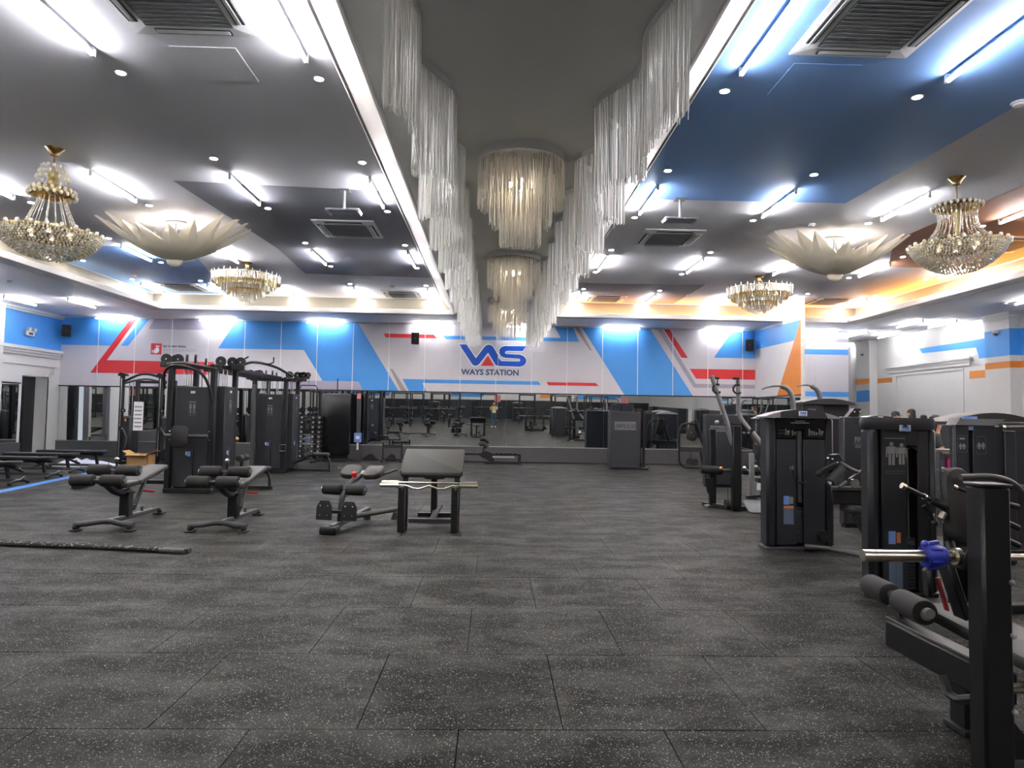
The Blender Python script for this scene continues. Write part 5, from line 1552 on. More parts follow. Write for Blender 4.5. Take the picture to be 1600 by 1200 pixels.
# ---- machine A: shoulder/arm machine with arched cap
def machine_a(x, y, label, arms=True, rz=0.0, group=None):
    t = thing('selector_machine', label, 'strength machine', (x, y, 0), 0, group)
    x0, x1, yf, yk = x - .40, x + .42, y, y + .22
    pw('base_plate', M().b2(x0 - .02, x1 - .02, yf - .02, yk, 0, .035, .006), 'greyhandle', t)
    pw('side_column', M().b2(x0, x0 + .115, yf, yk, .03, 1.56, .03), 'shroud2', t)
    pw('side_column', M().b2(x1 - .115, x1, yf + .03, yk, .03, 1.56, .03), 'shroud2', t)
    pw('rear_sheet', M().b2(x0 + .1, x1 - .1, yk - .04, yk, .03, 1.56), 'shroud2', t)
    pw('front_panel', M().b2(x0 + .12, x - .045, yf + .02, yf + .04, .06, 1.30, .004), 'shroud', t)
    pw('front_panel', M().b2(x + .045, x1 - .12, yf + .02, yf + .04, .06, 1.30, .004), 'shroud', t)
    pw('header_panel', M().b2(x0 + .115, x - .045, yf + .012, yf + .04, 1.31, 1.56, .004).b2(x - .045, x + .045, yf + .012, yf + .04, 1.42, 1.56).b2(x + .045, x1 - .115, yf + .012, yf + .04, 1.31, 1.56, .004), 'gloss', t)
    pw('guide_tube', M().b2(x - .025, x + .03, yf + .03, yf + .06, .55, 1.40, .008), 'greyhandle', t)
    stack_plates(t, x, yf + .05, .08, 15, .085, .11)
    pw('header_title', M().b2(x - .06, x + .06, yf + .008, yf + .012, 1.512, 1.52).b2(x - .11, x + .11, yf + .008, yf + .012, 1.488, 1.50), 'print_grey', t)
    pr = M()
    for dx, s in ((-.17, .95), (-.09, .7), (.11, .95), (.17, .6), (.235, .95)):
        pr.b2(x + dx - .008, x + dx + .006, yf + .009, yf + .012, 1.345, 1.345 + .085 * s)
        pr.b2(x + dx + .012, x + dx + .045, yf + .009, yf + .012, 1.35 + .03 * s, 1.35 + .055 * s)
        pr.b2(x + dx + .02, x + dx + .035, yf + .009, yf + .012, 1.35, 1.35 + .03 * s)
    pw('header_pictogram', pr, 'print_dim', t)
    pw('header_rule', M().b2(x0 + .14, x0 + .22, yf + .009, yf + .012, 1.402, 1.406).b2(x0 + .14, x0 + .22, yf + .009, yf + .012, 1.365, 1.369), 'print_dim', t)
    pw('blue_sticker', M().b2(x - .20, x - .13, yf + .014, yf + .02, .53, .63), 'paperblue', t)
    pw('white_sticker', M().b2(x - .125, x - .085, yf + .014, yf + .02, .54, .62), 'print_grey', t)
    pw('chart_sticker', M().b2(x - .20, x - .08, yf + .014, yf + .02, .30, .48), 'paperslate', t)
    pw('chart_head', M().b2(x - .20, x - .08, yf + .013, yf + .02, .485, .515), 'label_orange', t)
    # arched cap
    n = 14
    top = [(-.45 + .90 * i / n, 1.565 + .085 * (1 - (2 * i / n - 1) ** 2)) for i in range(n + 1)]
    poly = top[::-1] + [(-.44, 1.55), (.44, 1.55)]
    pw('arched_cap', M().prism([(p[0], p[1]) for p in poly][::-1], (x, yk + .01, 0), (1, 0, 0), (0, 0, 1), .28, .008), 'satin', t)
    inl = [(-.26 + .52 * i / 8, 1.567 + .085 * (1 - ((-.26 + .52 * i / 8) / .45) ** 2)) for i in range(9)]
    pw('cap_inlay', M().prism([(p[0], p[1]) for p in ([(-.26, 1.553), (.30, 1.553)] + inl[::-1])], (x, yf - .05, 0), (1, 0, 0), (0, 0, 1), .01), 'shroud', t)
    gym_sticker(t, x + .0, yf - .062, 1.605, .10, .06)
    # selector lever
    pw('pin_lever', M().tube([(x - .13, yf - .05, .95), (x - .09, yf - .05, .84), (x - .07, yf - .04, .80), (x + .03, yf - .04, .79), (x + .06, yf - .02, .82), (x + .06, yf - .02, .95)], .012, 8), 'black', t)
    pw('lever_tip', M().cyl((x - .145, yf - .05, .985), (x - .13, yf - .05, .945), .024, 12), 'chrome', t)
    pw('low_pulley', M().lathe([(.03, -.02), (.07, -.02), (.07, .02), (.03, .02)], 20, (x1 - .15, yf - .01, .17), (0, 1, 0)), 'black', t)
    if arms:
        yy = y - .32
        pw('pivot_block', M().prism([(-.10, -.09), (.04, -.16), (.12, .02), (.06, .10), (-.05, .09)], (x + .24, yy + .1, 1.05), (1, 0, 0), (0, 0, 1), .09, .01), 'black', t)
        for (dx, z) in ((.16, 1.10), (.21, 1.09), (.27, 1.05), (.23, 1.0), (.14, .97)):
            pw('bolt', M().ball((x + dx, yy - .0, z), .016, 8), 'chrome', t)
        pw('link_arm', M().bar((x + .06, yy, .93), (x + .26, yy, 1.04), .06, .055), 'black', t)
        pw('link_joint', M().ball((x + .055, yy, .925), .04, 10), 'rubberblack', t)
        r = pw('arm_roller', M().roller((x + .15, yy - .06, .83), (x + .33, yy + .02, 1.0), .055), 'foam', t)
        pw('roller_cap', M().cyl((x + .125, yy - .065, .81), (x + .155, yy - .058, .835), .034, 12), 'chrome', t)
        pw('grey_lever', M().tube([(x + .30, yy, 1.05), (x + .42, yy, .98), (x + .62, yy, .90)], .024, 10), 'greyhandle', t)
        pw('counter_disc', M().cyl((x + .43, yy - .08, .83), (x + .43, yy - .04, .83), .05, 18), 'chrome', t)
        pw('cross_tube', M().b2(x + .2, x + .9, yy - .03, yy + .03, .735, .785, .01), 'greyhandle', t)
        pw('cross_plate', M().b2(x + .2, x + .9, yy, yy + .05, .58, .735, .01), 'frame', t)
        pw('brace_arm', M().bar((x + .42, yy, .85), (x + .66, yy, 1.02), .06, .06), 'frame', t)
        pw('brace_arm', M().bar((x + .46, yy, .90), (x + .66, yy, .72), .05, .05), 'frame', t)
        pw('hand_grip', M().cyl((x + .26, yy - .05, .78), (x + .36, yy - .02, .84), .018, 10), 'greyhandle', t)
        pw('seat_pad', M().pad((x + .62, yy + .0, .50), (.56, .36, .09), rot('Y', .16), .10, .03), 'vinyl', t)
        pw('seat_strut', M().cyl((x + .44, yy, .47), (x + .62, yy - .1, .05), .014, 8), 'black', t)
        pw('seat_post', M().bar((x + .72, yy, .05), (x + .66, yy, .46), .07, .08, .006, V((0, 1, 0))), 'frame', t)
        pw('base_rail', M().tube(spline([(x + .02, y - .03, .05), (x + .25, y - .12, .05), (x + .42, y - .40, .05), (x + .50, y - .52, .045), (x + .85, y - .55, .045)], 4), .032, 10), 'greyhandle', t)
        pw('rail_foot', M().ball((x + .44, y - .50, .03), .03, 8), 'chrome', t)
    return t
machine_a(3.64, 7.66, 'arched-cap selector machine with link arms and chart sticker')

# ---- machine B: tall rounded tower with pictogram and handles
def machine_b(x, y, label, arms=True, group=None):
    t = thing('press_machine', label, 'strength machine', (x, y, 0), 0, group)
    x0, x1, yk = x - .305, x + .305, y + .16
    pw('base_plate', M().lathe([(.10, 0), (.10, .03), (.08, .04)], 18, (x0 + .06, y + .02, 0)), 'black', t)
    pw('base_plate', M().b2(x0 + .02, x1, y, yk, 0, .04, .006), 'black', t)
    pw('side_column', M().b2(x0, x0 + .10, y - .01, yk, .03, 1.47, .035), 'shroud2', t)
    pw('side_column', M().b2(x1 - .07, x1, y - .01, yk, .03, 1.47, .03), 'shroud2', t)
    pw('front_panel', M().b2(x0 + .115, x + .035, y + .005, y + .03, .05, 1.47, .006), 'shroud', t)
    pw('front_panel', M().b2(x + .135, x1 - .07, y + .005, y + .03, .05, 1.47, .006), 'shroud', t)
    pw('front_panel', M().b2(x + .035, x + .135, y + .005, y + .03, 1.30, 1.47), 'shroud', t)
    pw('slot_arch', M().prism([(-.05, .06), (-.05, 0), (-.045, .02), (-.028, .037), (0, .045), (.028, .037), (.045, .02), (.05, 0), (.05, .06)][::-1], (x + .085, y + .03, 1.255), (1, 0, 0), (0, 0, 1), .025), 'shroud', t)
    pw('rear_sheet', M().b2(x0 + .1, x1 - .05, yk - .04, yk, .03, 1.47), 'shroud2', t)
    pw('guide_rod', M().cyl((x + .09, y + .08, .05), (x + .09, y + .08, 1.35), .009, 8), 'chrome', t)
    stack_plates(t, x + .085, y + .05, .06, 16, .095, .07)
    # oval rim top
    rim = M()
    pts = []
    for k in range(28):
        a = 2 * PI * k / 28
        ca, sa = math.cos(a), math.sin(a)
        pts.append((math.copysign(abs(ca) ** .75, ca) * .315, math.copysign(abs(sa) ** .75, sa) * .11))
    vs, fs = [], []
    for (k, z) in ((1.0, 1.455), (1.04, 1.48), (1.04, 1.535), (1.0, 1.56), (.90, 1.56), (.86, 1.53)):
        vs += [(x + p[0] * k, y + .08 + p[1] * k, z) for p in pts]
    for i in range(5):
        for k in range(28):
            a, b_ = i * 28 + k, i * 28 + (k + 1) % 28
            fs.append((a, b_, b_ + 28, a + 28))
    fs.append(tuple(range(28))[::-1]); fs.append(tuple(5 * 28 + k for k in range(28)))
    pw('oval_rim', rim.add(vs, fs), 'shroud', t)
    gym_sticker(t, x + .0, y - .03, 1.47, .10, .055)
    pg = M()
    figure(pg, x - .10, y + .005, 1.22, 1.25)
    figure(pg, x - .01, y + .005, 1.22, 1.15)
    pw('pictogram', pg, 'print_grey', t)
    pw('pictogram_title', M().b2(x - .16, x + .02, y + .002, y + .005, 1.375, 1.382), 'print_grey', t)
    pw('pictogram_lines', M().b2(x - .16, x + .02, y + .002, y + .005, 1.09, 1.094).b2(x - .16, x + .0, y + .002, y + .005, 1.07, 1.074), 'print_dim', t)
    pw('blue_sticker', M().b2(x - .135, x - .075, y + .0, y + .005, .46, .57), 'paperblue', t)
    pw('white_sticker', M().b2(x - .065, x - .03, y + .0, y + .005, .47, .56), 'label_orange', t)
    pw('chart_sticker', M().b2(x - .135, x - .075, y + .0, y + .005, .08, .30).b2(x - .07, x - .015, y, y + .005, .08, .30), 'paperslate', t)
    pw('chart_head', M().b2(x - .135, x - .015, y + .0, y + .004, .305, .32), 'label_orange', t)
    pw('foot_label', M().b2(x0 + .01, x0 + .06, y - .02, y - .012, .05, .075), 'paper', t)
    if arms:
        yy = y - .44
        pw('handle_bar', M().tube([(x - .27, yy, 1.0), (x - .10, yy, .92), (x + .02, yy, .86)], .018, 10), 'black', t)
        pw('handle_sleeve', M().cyl((x - .06, yy, .90), (x + .06, yy, .845), .034, 12), 'rubberblack', t)
        pw('handle_tip', M().cyl((x - .295, yy, 1.012), (x - .265, yy, .998), .026, 12), 'chrome', t)
        pw('handle_ring', M().cyl((x - .115, yy, .928), (x - .10, yy, .921), .026, 12), 'chrome', t)
        pw('handle_bar', M().cyl((x + .14, yy, 1.0), (x + .30, yy, .95), .018, 10), 'black', t)
        pw('handle_tip', M().cyl((x + .12, yy, 1.01), (x + .15, yy, .995), .026, 12), 'chrome', t)
        pw('back_pad', M().pad((x + .19, yy + .03, .86), (.24, .60, .11), rot('X', PI / 2 - .12), .12, .04), 'vinyl', t)
        pw('pad_post', M().prism([(-.10, .02), (.16, .02), (.10, .70), (-.14, .70)], (x + .26, yy + .13, 0), (1, 0, 0), (0, 0, 1), .06, .008), 'frame', t)
        pw('guide_tube', M().tube(spline([(x + .12, yy - .1, 1.09), (x + .36, yy - .1, 1.10), (x + .52, yy - .1, 1.06), (x + .62, yy - .1, .98)], 5), .026, 10), 'greyhandle', t)
        for (z0, z1) in ((.90, .85), (.80, .68), (.66, .54)):
            pw('rear_tube', M().tube([(x + .30, yy, z0), (x + .50, yy, (z0 + z1) / 2 + .01), (x + .66, yy, z1)], .026, 10), 'frame', t)
        pw('side_roller', M().roller((x + .46, yy + .05, .79), (x + .46, yy + .3, .79), .07), 'foam', t)
        pw('seat_pad', M().pad((x + .30, yy - .05, .47), (.40, .40, .09), None, .1, .03), 'vinyl', t)
        pw('seat_post', M().bar((x + .30, yy, .05), (x + .30, yy, .42), .08, .08, .006, V((0, 1, 0))), 'frame', t)
        pw('base_rail', M().bar((x + .05, y - .5, .045), (x + .9, y - .4, .045), .08, .07), 'frame', t)
        pw('chrome_link', M().cyl((x + .02, yy, .75), (x + .05, yy, .80), .03, 12), 'chrome', t)
        pw('chrome_link', M().cyl((x + .03, yy + .1, .70), (x + .03, yy + .1, .78), .02, 12), 'chrome', t)
        pw('link_chain', M().tube([(x - .05, yy + .1, .84), (x + .0, yy + .1, .78), (x + .05, yy + .1, .68)], .02, 8), 'black', t)
    return t
machine_b(3.60, 5.66, 'tall oval-rimmed press machine with two-figure pictogram')

# ---- machine C: angled-cap tower with two framed placards
t = thing('curl_machine', 'dark tower with two framed exercise placards, right edge', 'strength machine', (5.9, 7.7, 0))
pw('front_panel', M().b2(5.47, 5.63, 7.6, 7.64, .05, 1.50, .006), 'shroud2', t)
pw('front_panel', M().b2(5.68, 5.95, 7.6, 7.64, .05, 1.50, .006), 'shroud2', t)
pw('slot', M().b2(5.62, 5.69, 7.64, 7.66, .05, 1.45), 'black', t)
pw('body', M().b2(5.48, 6.10, 7.65, 7.74, .03, 1.50, .02), 'shroud2', t)
pw('cap', M().prism([(0, 0), (.50, 0), (.60, .075), (.05, .075)], (5.46, 7.76, 1.50), (1, 0, 0), (0, 0, 1), .18, .006), 'print_dim', t)
pw('cap_strip', M().b2(5.62, 5.78, 7.66, 7.70, 1.575, 1.605), 'paperblue', t)
gym_sticker(t, 5.655, 7.6, 1.465, .055, .045)
for (x0, x1, z0, z1, lines) in ((5.49, 5.605, 1.18, 1.38, 0), (5.715, 5.835, 1.16, 1.37, 1)):
    p = M()
    for (a, b_, c_, d_) in ((x0, x1, z0, z0 + .004), (x0, x1, z1 - .004, z1), (x0, x0 + .003, z0, z1), (x1 - .003, x1, z0, z1)):
        p.b2(a, b_, 7.597, 7.6, c_, d_)
    pw('placard_border', p, 'print_dim', t)
    pf = M()
    xm = (x0 + x1) / 2
    if lines == 0:
        figure(pf, xm - .02, 7.6, z0 + .06, .45); figure(pf, xm + .02, 7.6, z0 + .06, .45)
        pf.b2(xm - .03, xm + .03, 7.597, 7.6, z1 - .05, z1 - .03)
    else:
        figure(pf, xm - .025, 7.6, z0 + .09, .5); figure(pf, xm + .025, 7.6, z0 + .09, .5)
        pf.b2(xm - .05, xm + .05, 7.597, 7.6, z0 + .085, z0 + .095)
    pw('placard_print', pf, 'print_grey', t)
pw('side_panel', M().b2(6.08, 6.22, 7.62, 8.0, .05, 1.44, .01), 'shroud', t)
pw('rear_tower', M().b2(6.2, 7.0, 8.0, 8.5, .03, 1.55, .02), 'shroud2', t)
hump = [(-.62 + 1.24 * i / 14, 1.54 + .12 * math.cos(PI * (i / 14 - .5))) for i in range(15)]
pw('rear_hump', M().prism([(-.62, 1.50), (.62, 1.50)] + hump[::-1], (6.35, 8.6, 0), (1, 0, 0), (0, 0, 1), .5, .01), 'vinyl', t)
pw('handle_bar', M().cyl((5.97, 7.5, 1.48), (6.6, 7.5, 1.49), .022, 12), 'greyhandle', t)
pw('handle_tip', M().cyl((5.94, 7.5, 1.48), (5.98, 7.5, 1.48), .034, 14), 'chrome', t)
pw('base_plate', M().b2(5.45, 7.0, 7.6, 8.5, 0, .04, .006), 'frame', t)
pw('lower_arm', M().tube(spline([(6.05, 7.55, .80), (6.4, 7.4, .75), (6.9, 7.3, .60)], 4), .035, 10), 'frame', t)
pw('bolt', M().ball((6.05, 7.56, .81), .02, 8), 'chrome', t)

# ---- machine D: assisted dip / chin machine with hooked arms
t = thing('assisted_dip_machine', 'tall assisted chin machine with two hooked grips behind the arched-cap one', 'strength machine', (5.9, 12.3, 0))
pw('hooked_grip', M().tube(spline([(4.95, 11.92, 2.09), (5.06, 11.92, 2.13), (5.24, 11.92, 2.155), (5.40, 11.92, 2.12), (5.49, 11.92, 2.01), (5.53, 11.92, 1.84), (5.54, 11.92, 1.45)], 4), [.013] * 6 + [.018] * 4 + [.045] * 15, 10), 'levergrey', t)
pw('hooked_grip', M().tube(spline([(5.68, 12.1, 2.16), (5.77, 12.1, 2.18), (5.90, 12.1, 2.19), (6.04, 12.1, 2.13), (6.11, 12.1, 2.02), (6.13, 12.1, 1.86), (6.13, 12.1, 1.6)], 4), [.013] * 6 + [.018] * 4 + [.045] * 15, 10), 'levergrey', t)
pw('main_tower', M().b2(5.73, 6.15, 12.0, 12.5, .03, 1.88, .02), 'shroud', t)
pw('rear_tower', M().b2(6.15, 6.72, 12.15, 12.6, .03, 1.84, .02), 'shroud2', t)
cp = [(-.5 + 1.0 * i / 12, 1.86 + .08 * (1 - (2 * i / 12 - 1) ** 2)) for i in range(13)]
pw('arched_cap', M().prism([(-.5, 1.83), (.5, 1.83)] + cp[::-1], (6.22, 12.6, 0), (1, 0, 0), (0, 0, 1), .65, .01), 'shroud', t)
pw('front_tower', M().b2(5.05, 5.70, 11.95, 12.3, .03, 1.59, .02), 'shroud2', t)
pw('gym_badge', M().b2(5.83, 5.99, 11.99, 12.0, 1.70, 1.75), 'print_dim', t)
pw('base_plate', M().b2(5.0, 6.75, 11.9, 12.65, 0, .04), 'frame', t)

# ---- machine E: tower with brand plate
t = brand_tower('weight_tower', 'weight tower with pale brand plate between the two near machines', 5.05, 5.62, 9.3, 1.59, .15, (5.21, 5.52, 1.14, 1.30))
pw('top_bracket', M().prism([(0, 0), (.16, 0), (.20, .12), (.10, .12)], (5.12, 9.42, 1.59), (1, 0, 0), (0, 0, 1), .1), 'frame', t)
for dx in (.1, .18):
    pw('bolt', M().ball((5.12 + dx, 9.32, 1.66), .015, 8), 'chrome', t)
# more machines farther right (partly hidden)
machine_a(7.9, 13.2, 'arched-cap machine deep in the right-hand rows, before the dado', False)
machine_b(8.1, 10.6, 'oval-rimmed machine deep in the right-hand rows', False)
machine_b(6.9, 14.4, 'oval-rimmed machine behind the assisted chin machine', False)
machine_a(7.2, 16.8, 'arched-cap machine next to the orange partition', False)

# ================================================================ FOREGROUND BENCH PRESS
t = thing('olympic_bench', 'black decline bench press with foam leg rollers, right foreground', 'weight bench', (2.1, 2.9, 0))
pw('upright', M().b2(1.99, 2.115, 2.62, 2.72, 0, 1.265, .012), 'frame', t)
pw('upright', M().b2(3.10, 3.225, 2.62, 2.72, 0, 1.265, .012), 'frame', t)
pw('upright_cap', M().b2(1.985, 2.12, 2.615, 2.725, 1.262, 1.275, .004), 'black', t)
for x in (2.05, 3.16):
    pw('bar_cradle', M().tube([(x, 2.76, .98), (x, 2.80, .90), (x, 2.86, .90), (x, 2.90, .99)], .02, 8), 'frame', t)
    pw('bar_cradle', M().tube([(x, 2.72, .38), (x, 2.86, .315), (x, 2.92, .315), (x, 2.96, .38)], .02, 8), 'frame', t)
    pw('gusset', M().prism([(0, .08), (.22, .08), (0, .35)], (x + .05, 2.66, 0), (1, 0, 0), (0, 0, 1), .012), 'frame', t)
pw('base_tie', M().b2(2.0, 3.22, 2.63, 2.71, 0, .09, .01), 'frame', t)
for z in (.37, .67, .88):
    pw('bolt', M().ball((2.105, 2.615, z), .012, 8), 'satin', t)
pw('cross_tie', M().b2(2.1, 3.12, 2.64, 2.70, .10, .17, .008), 'greyhandle', t)
pw('red_latch', M().bar((2.20, 3.20, .76), (2.245, 3.20, .60), .012, .03, .004, V((0, 1, 0))), 'darkred', t, 'dark red adjusting latch')
pw('latch_plate', M().bar((2.25, 3.22, .84), (2.34, 3.22, .56), .04, .09, .008, V((0, 1, 0))), 'frame', t)
pw('latch_plate', M().bar((2.16, 3.22, .80), (2.17, 3.22, .66), .03, .06, .012, V((0, 1, 0))), 'black', t)
pw('spine', M().bar((2.24, 3.62, .36), (2.30, 2.90, .34), .12, .15, .012), 'frame', t)
pw('spine_plate', M().bar((2.235, 3.63, .44), (2.295, 2.92, .42), .09, .014, .004), 'greyhandle', t)
pw('neck', M().bar((2.27, 3.60, .36), (2.28, 3.66, .50), .10, .07, .01, V((1, 0, 0))), 'frame', t)
pw('front_leg', M().b2(2.33, 2.46, 3.20, 3.32, 0, .32, .01), 'frame', t)
pw('rubber_foot', M().b2(2.31, 2.48, 3.18, 3.34, 0, .03, .006), 'rubberblack', t)
pw('roller_axle', M().cyl((2.31, 3.93, .535), (2.25, 3.33, .545), .025, 12), 'steel', t)
for (a, b_) in (((2.315, 3.98, .53), (2.285, 3.72, .535)), ((2.275, 3.62, .535), (2.245, 3.36, .54))):
    pw('leg_roller', M().roller(a, b_, .066), 'foam', t)
pw('roller_cap', M().cyl((2.245, 3.36, .54), (2.2435, 3.345, .54), .034, 16), 'chrome', t)
pw('roller_post', M().bar((2.28, 3.66, .36), (2.28, 3.66, .54), .06, .06, .008, V((0, 1, 0))), 'frame', t)
pw('bench_pad', M().pad((2.56, 3.1, .45), (.32, 1.15, .07), rot('X', .05), .04), 'padgrey', t)
pw('side_frame', M().b2(2.45, 3.2, 3.30, 3.36, .33, .38, .008), 'greyhandle', t)
bar = thing('olympic_barbell', 'brass-toned Olympic barbell racked on the foreground bench', 'barbell', (2.6, 2.83, .94))
part('near_sleeve', M().cyl((-.985, 0, 0), (-.57, 0, 0), .0255, 20), 'brass_bar', bar)
part('sleeve_collar', M().cyl((-.58, 0, 0), (-.555, 0, 0), .036, 20), 'brass_bar', bar)
part('shaft', M().cyl((-.56, 0, 0), (.56, 0, 0), .0145, 14), 'brass_bar', bar)
part('sleeve_collar', M().cyl((.555, 0, 0), (.58, 0, 0), .036, 20), 'brass_bar', bar)
part('far_sleeve', M().cyl((.57, 0, 0), (.985, 0, 0), .0255, 20), 'brass_bar', bar)
cl = thing('barbell_collar', 'blue plastic spring collar clamped on the barbell sleeve', 'collar', (1.92, 2.83, .94))
ring = [(.031, -.03), (.048, -.032), (.052, -.02), (.052, .02), (.048, .032), (.031, .03)]
part('clamp_ring', M().lathe(ring, 24, (0, 0, 0), (1, 0, 0)), 'plastic_blue', cl)
part('clamp_ring', M().lathe([(.03, .034), (.044, .034), (.044, .05), (.03, .05)], 24, (0, 0, 0), (1, 0, 0)), 'plastic_blue', cl)
part('clamp_lever', M().bar((-.02, 0, .052), (.035, 0, .062), .022, .016), 'plastic_blue', cl)
part('lever_tab', M().ball((-.028, 0, .052), .016, 8), 'plastic_blue', cl)
for k in range(6):
    a = k * PI / 3 + .3
    part('clamp_rib', M().box((0, .052 * math.cos(a), .052 * math.sin(a)), (.05, .012, .012), rot('X', a), .003), 'plastic_blue', cl)
b2_ = thing('spare_barbell', 'barbell end low beside the foreground upright, right edge', 'barbell', (2.88, 2.9, .352))
part('near_sleeve', M().cyl((-.57, 0, 0), (-.2, 0, 0), .0255, 18), 'brass_bar', b2_)
part('shaft', M().cyl((-.2, 0, 0), (.5, 0, 0), .0145, 12), 'brass_bar', b2_)

# ================================================================ PEOPLE
def person(label, loc, rz, shirt, legs, pose, hair='short', cap=False, group=None, scale=1.0):
    J = {'pelvis': (0, 0, .95), 'waist': (0, .0, 1.08), 'chest': (0, -.01, 1.30), 'neck0': (0, .01, 1.44), 'neck': (0, .0, 1.50), 'head0': (0, -.02, 1.57), 'head1': (0, -.02, 1.66), 'head2': (0, -.01, 1.72)}
    Rr = {'pelvis': (.15, .11), 'waist': (.135, .10), 'chest': (.165, .11), 'neck0': (.10, .075), 'neck': (.055, .058), 'head0': (.066, .080), 'head1': (.078, .095), 'head2': (.060, .075)}
    E_ = [('pelvis', 'waist'), ('waist', 'chest'), ('chest', 'neck0'), ('neck0', 'neck'), ('neck', 'head0'), ('head0', 'head1'), ('head1', 'head2')]
    mats = {('waist', 'pelvis'): 1}
    for s, n in ((-1, 'l'), (1, 'r')):
        el, wr, hd = pose[n]
        pts = [('sh' + n, (s * .18, 0, 1.40), (.06, .06)), ('ua' + n, tuple((V((s * .19, 0, 1.38)) + V(el)) / 2), (.052, .052)), ('el' + n, el, (.042, .042)), ('fa' + n, tuple((V(el) * .55 + V(wr) * .45)), (.040, .038)), ('wr' + n, wr, (.026, .030)), ('hd' + n, hd, (.022, .04))]
        prev = 'chest'
        for k, p, r in pts:
            J[k] = p; Rr[k] = r; E_.append((prev, k)); prev = k
        lp = [('hp' + n, (s * .095, 0, .88), (.095, .095)), ('th' + n, (s * .10, -.01, .70), (.082, .085)), ('kn' + n, (s * .105, -.01, .49), (.058, .060)), ('ca' + n, (s * .108, .02, .34), (.054, .058)), ('an' + n, (s * .11, .02, .09), (.038, .042)), ('to' + n, (s * .125, -.13, .04), (.042, .032))]
        prev = 'pelvis'
        for k, p, r in lp:
            J[k] = p; Rr[k] = r; E_.append((prev, k)); prev = k
    names = list(J)
    me = D.meshes.new('skeleton')
    me.from_pydata([J[k] for k in names], [(names.index(a), names.index(b_)) for a, b_ in E_], [])
    o = D.objects.new('skeleton', me)
    COL.objects.link(o)
    sk = o.modifiers.new('skin', 'SKIN')
    sk.use_smooth_shade = True
    for i, k in enumerate(names):
        me.skin_vertices[0].data[i].radius = Rr[k]
        me.skin_vertices[0].data[i].use_root = (k == 'pelvis')
    ss = o.modifiers.new('sub', 'SUBSURF'); ss.levels = 2; ss.render_levels = 2
    dg = bpy.context.evaluated_depsgraph_get()
    body = D.meshes.new_from_object(o.evaluated_get(dg))
    D.objects.remove(o)
    body.name = 'body'
    body.materials.clear()
    for mt in ('skin', shirt, legs, 'shoe'): body.materials.append(MATS[mt])
    segs = [(V(J[a]), V(J[b_]), a, b_) for a, b_ in E_]
    for p in body.polygons:
        c = p.center
        best, bd = None, 9
        for a, b_, na, nb in segs:
            ab = b_ - a
            f = max(0, min(1, (c - a).dot(ab) / max(ab.length_squared, 1e-9)))
            d = (c - (a + ab * f)).length
            if d < bd: bd, best, bf = d, (na, nb), f
        na, nb = best
        if nb[:2] in ('th', 'kn', 'ca', 'hp'): p.material_index = 2
        elif nb[:2] == 'an': p.material_index = 2 if bf < .9 else 3
        elif nb[:2] == 'to': p.material_index = 3
        elif na == 'pelvis' and nb == 'waist': p.material_index = 2 if c.z < 1.0 else 1
        elif nb in ('chest', 'neck0') or nb[:2] in ('sh', 'ua'): p.material_index = 1
        elif nb[:2] == 'el' and bf < .4: p.material_index = 1
        elif nb == 'neck' and bf < .35: p.material_index = 1
        else: p.material_index = 0
        p.use_smooth = True
    t = thing('person', label, 'person', loc, rz, group)
    t.scale = (scale, scale, scale)
    b = part('body', body, None, t)
    # five fingers per hand
    for s, n in ((-1, 'l'), (1, 'r')):
        wr, hd = V(J['wr' + n]), V(J['hd' + n])
        d = (hd - wr).normalized()
        sd, up, _ = frame_from(d, V((0, -1, .2)))
        fm = M()
        for k, ln in enumerate((.070, .078, .072, .058)):
            o0 = hd + up * (.03 - .02 * k) - d * .005
            fm.tube([o0, o0 + d * ln * .5 + sd * .004, o0 + d * ln + sd * .022], [.009, .0085, .007], 6)
        th = hd - d * .035 + up * .03
        fm.tube([th, th + (up + d * .5).normalized() * .035, th + (up * .7 + d).normalized() * .06], [.011, .010, .008], 6)
        part('fingers', fm, 'skin', b)
    # face
    fy = -.105
    part('nose', M().tube([(0, fy - .002, 1.655), (0, fy - .020, 1.628), (0, fy - .004, 1.618)], [.007, .013, .010], 8), 'skin', b)
    for s in (-1, 1):
        part('eye', M().ball((s * .032, fy + .012, 1.655), .012, 8), 'halo', b)
        part('iris', M().ball((s * .032, fy + .002, 1.655), .006, 8), 'hair', b)
        part('ear', M().ball((s * .082, -.01, 1.64), .022, 8, 1.5), 'skin', b)
        part('eyebrow', M().box((s * .032, fy + .002, 1.678), (.034, .008, .007)), 'hair', b)
    part('mouth', M().box((0, fy + .008, 1.588), (.042, .008, .008), None, .003), 'red', b)
    hm = M()
    hp = [(.0, 1.782), (.045, 1.772), (.078, 1.740), (.092, 1.69), (.094, 1.655)]
    vs, fs = [], []
    for r, z in hp:
        for k in range(20):
            a = 2 * PI * k / 20
            sy = math.sin(a)
            zz = z - (.075 if (hair == 'short' and sy > .1 and z < 1.7) else 0) - (.19 if (hair == 'long' and sy > -.1 and z < 1.7) else 0)
            if sy < -.5 and z < 1.7: zz = max(zz, 1.70)
            vs.append((r * 1.0 * math.cos(a), .0 + r * 1.16 * sy, zz))
    for i in range(len(hp) - 1):
        for k in range(20):
            a, b_ = i * 20 + k, i * 20 + (k + 1) % 20
            fs.append((a, b_, b_ + 20, a + 20))
    hm.add(vs, [f[::-1] for f in fs])
    part('hair', hm, 'hair', t)
    if cap:
        part('cap', M().lathe([(.10, 1.69), (.098, 1.735), (.075, 1.78), (.03, 1.80), (.0, 1.802)], 20), 'cap_black', t)
        part('cap_brim', M().prism([(-.07, 0), (.07, 0), (.055, .08), (-.055, .08)], (0, -.09, 1.69), (1, 0, 0), (0, -1, -.12), .008), 'cap_black', t)
    return t
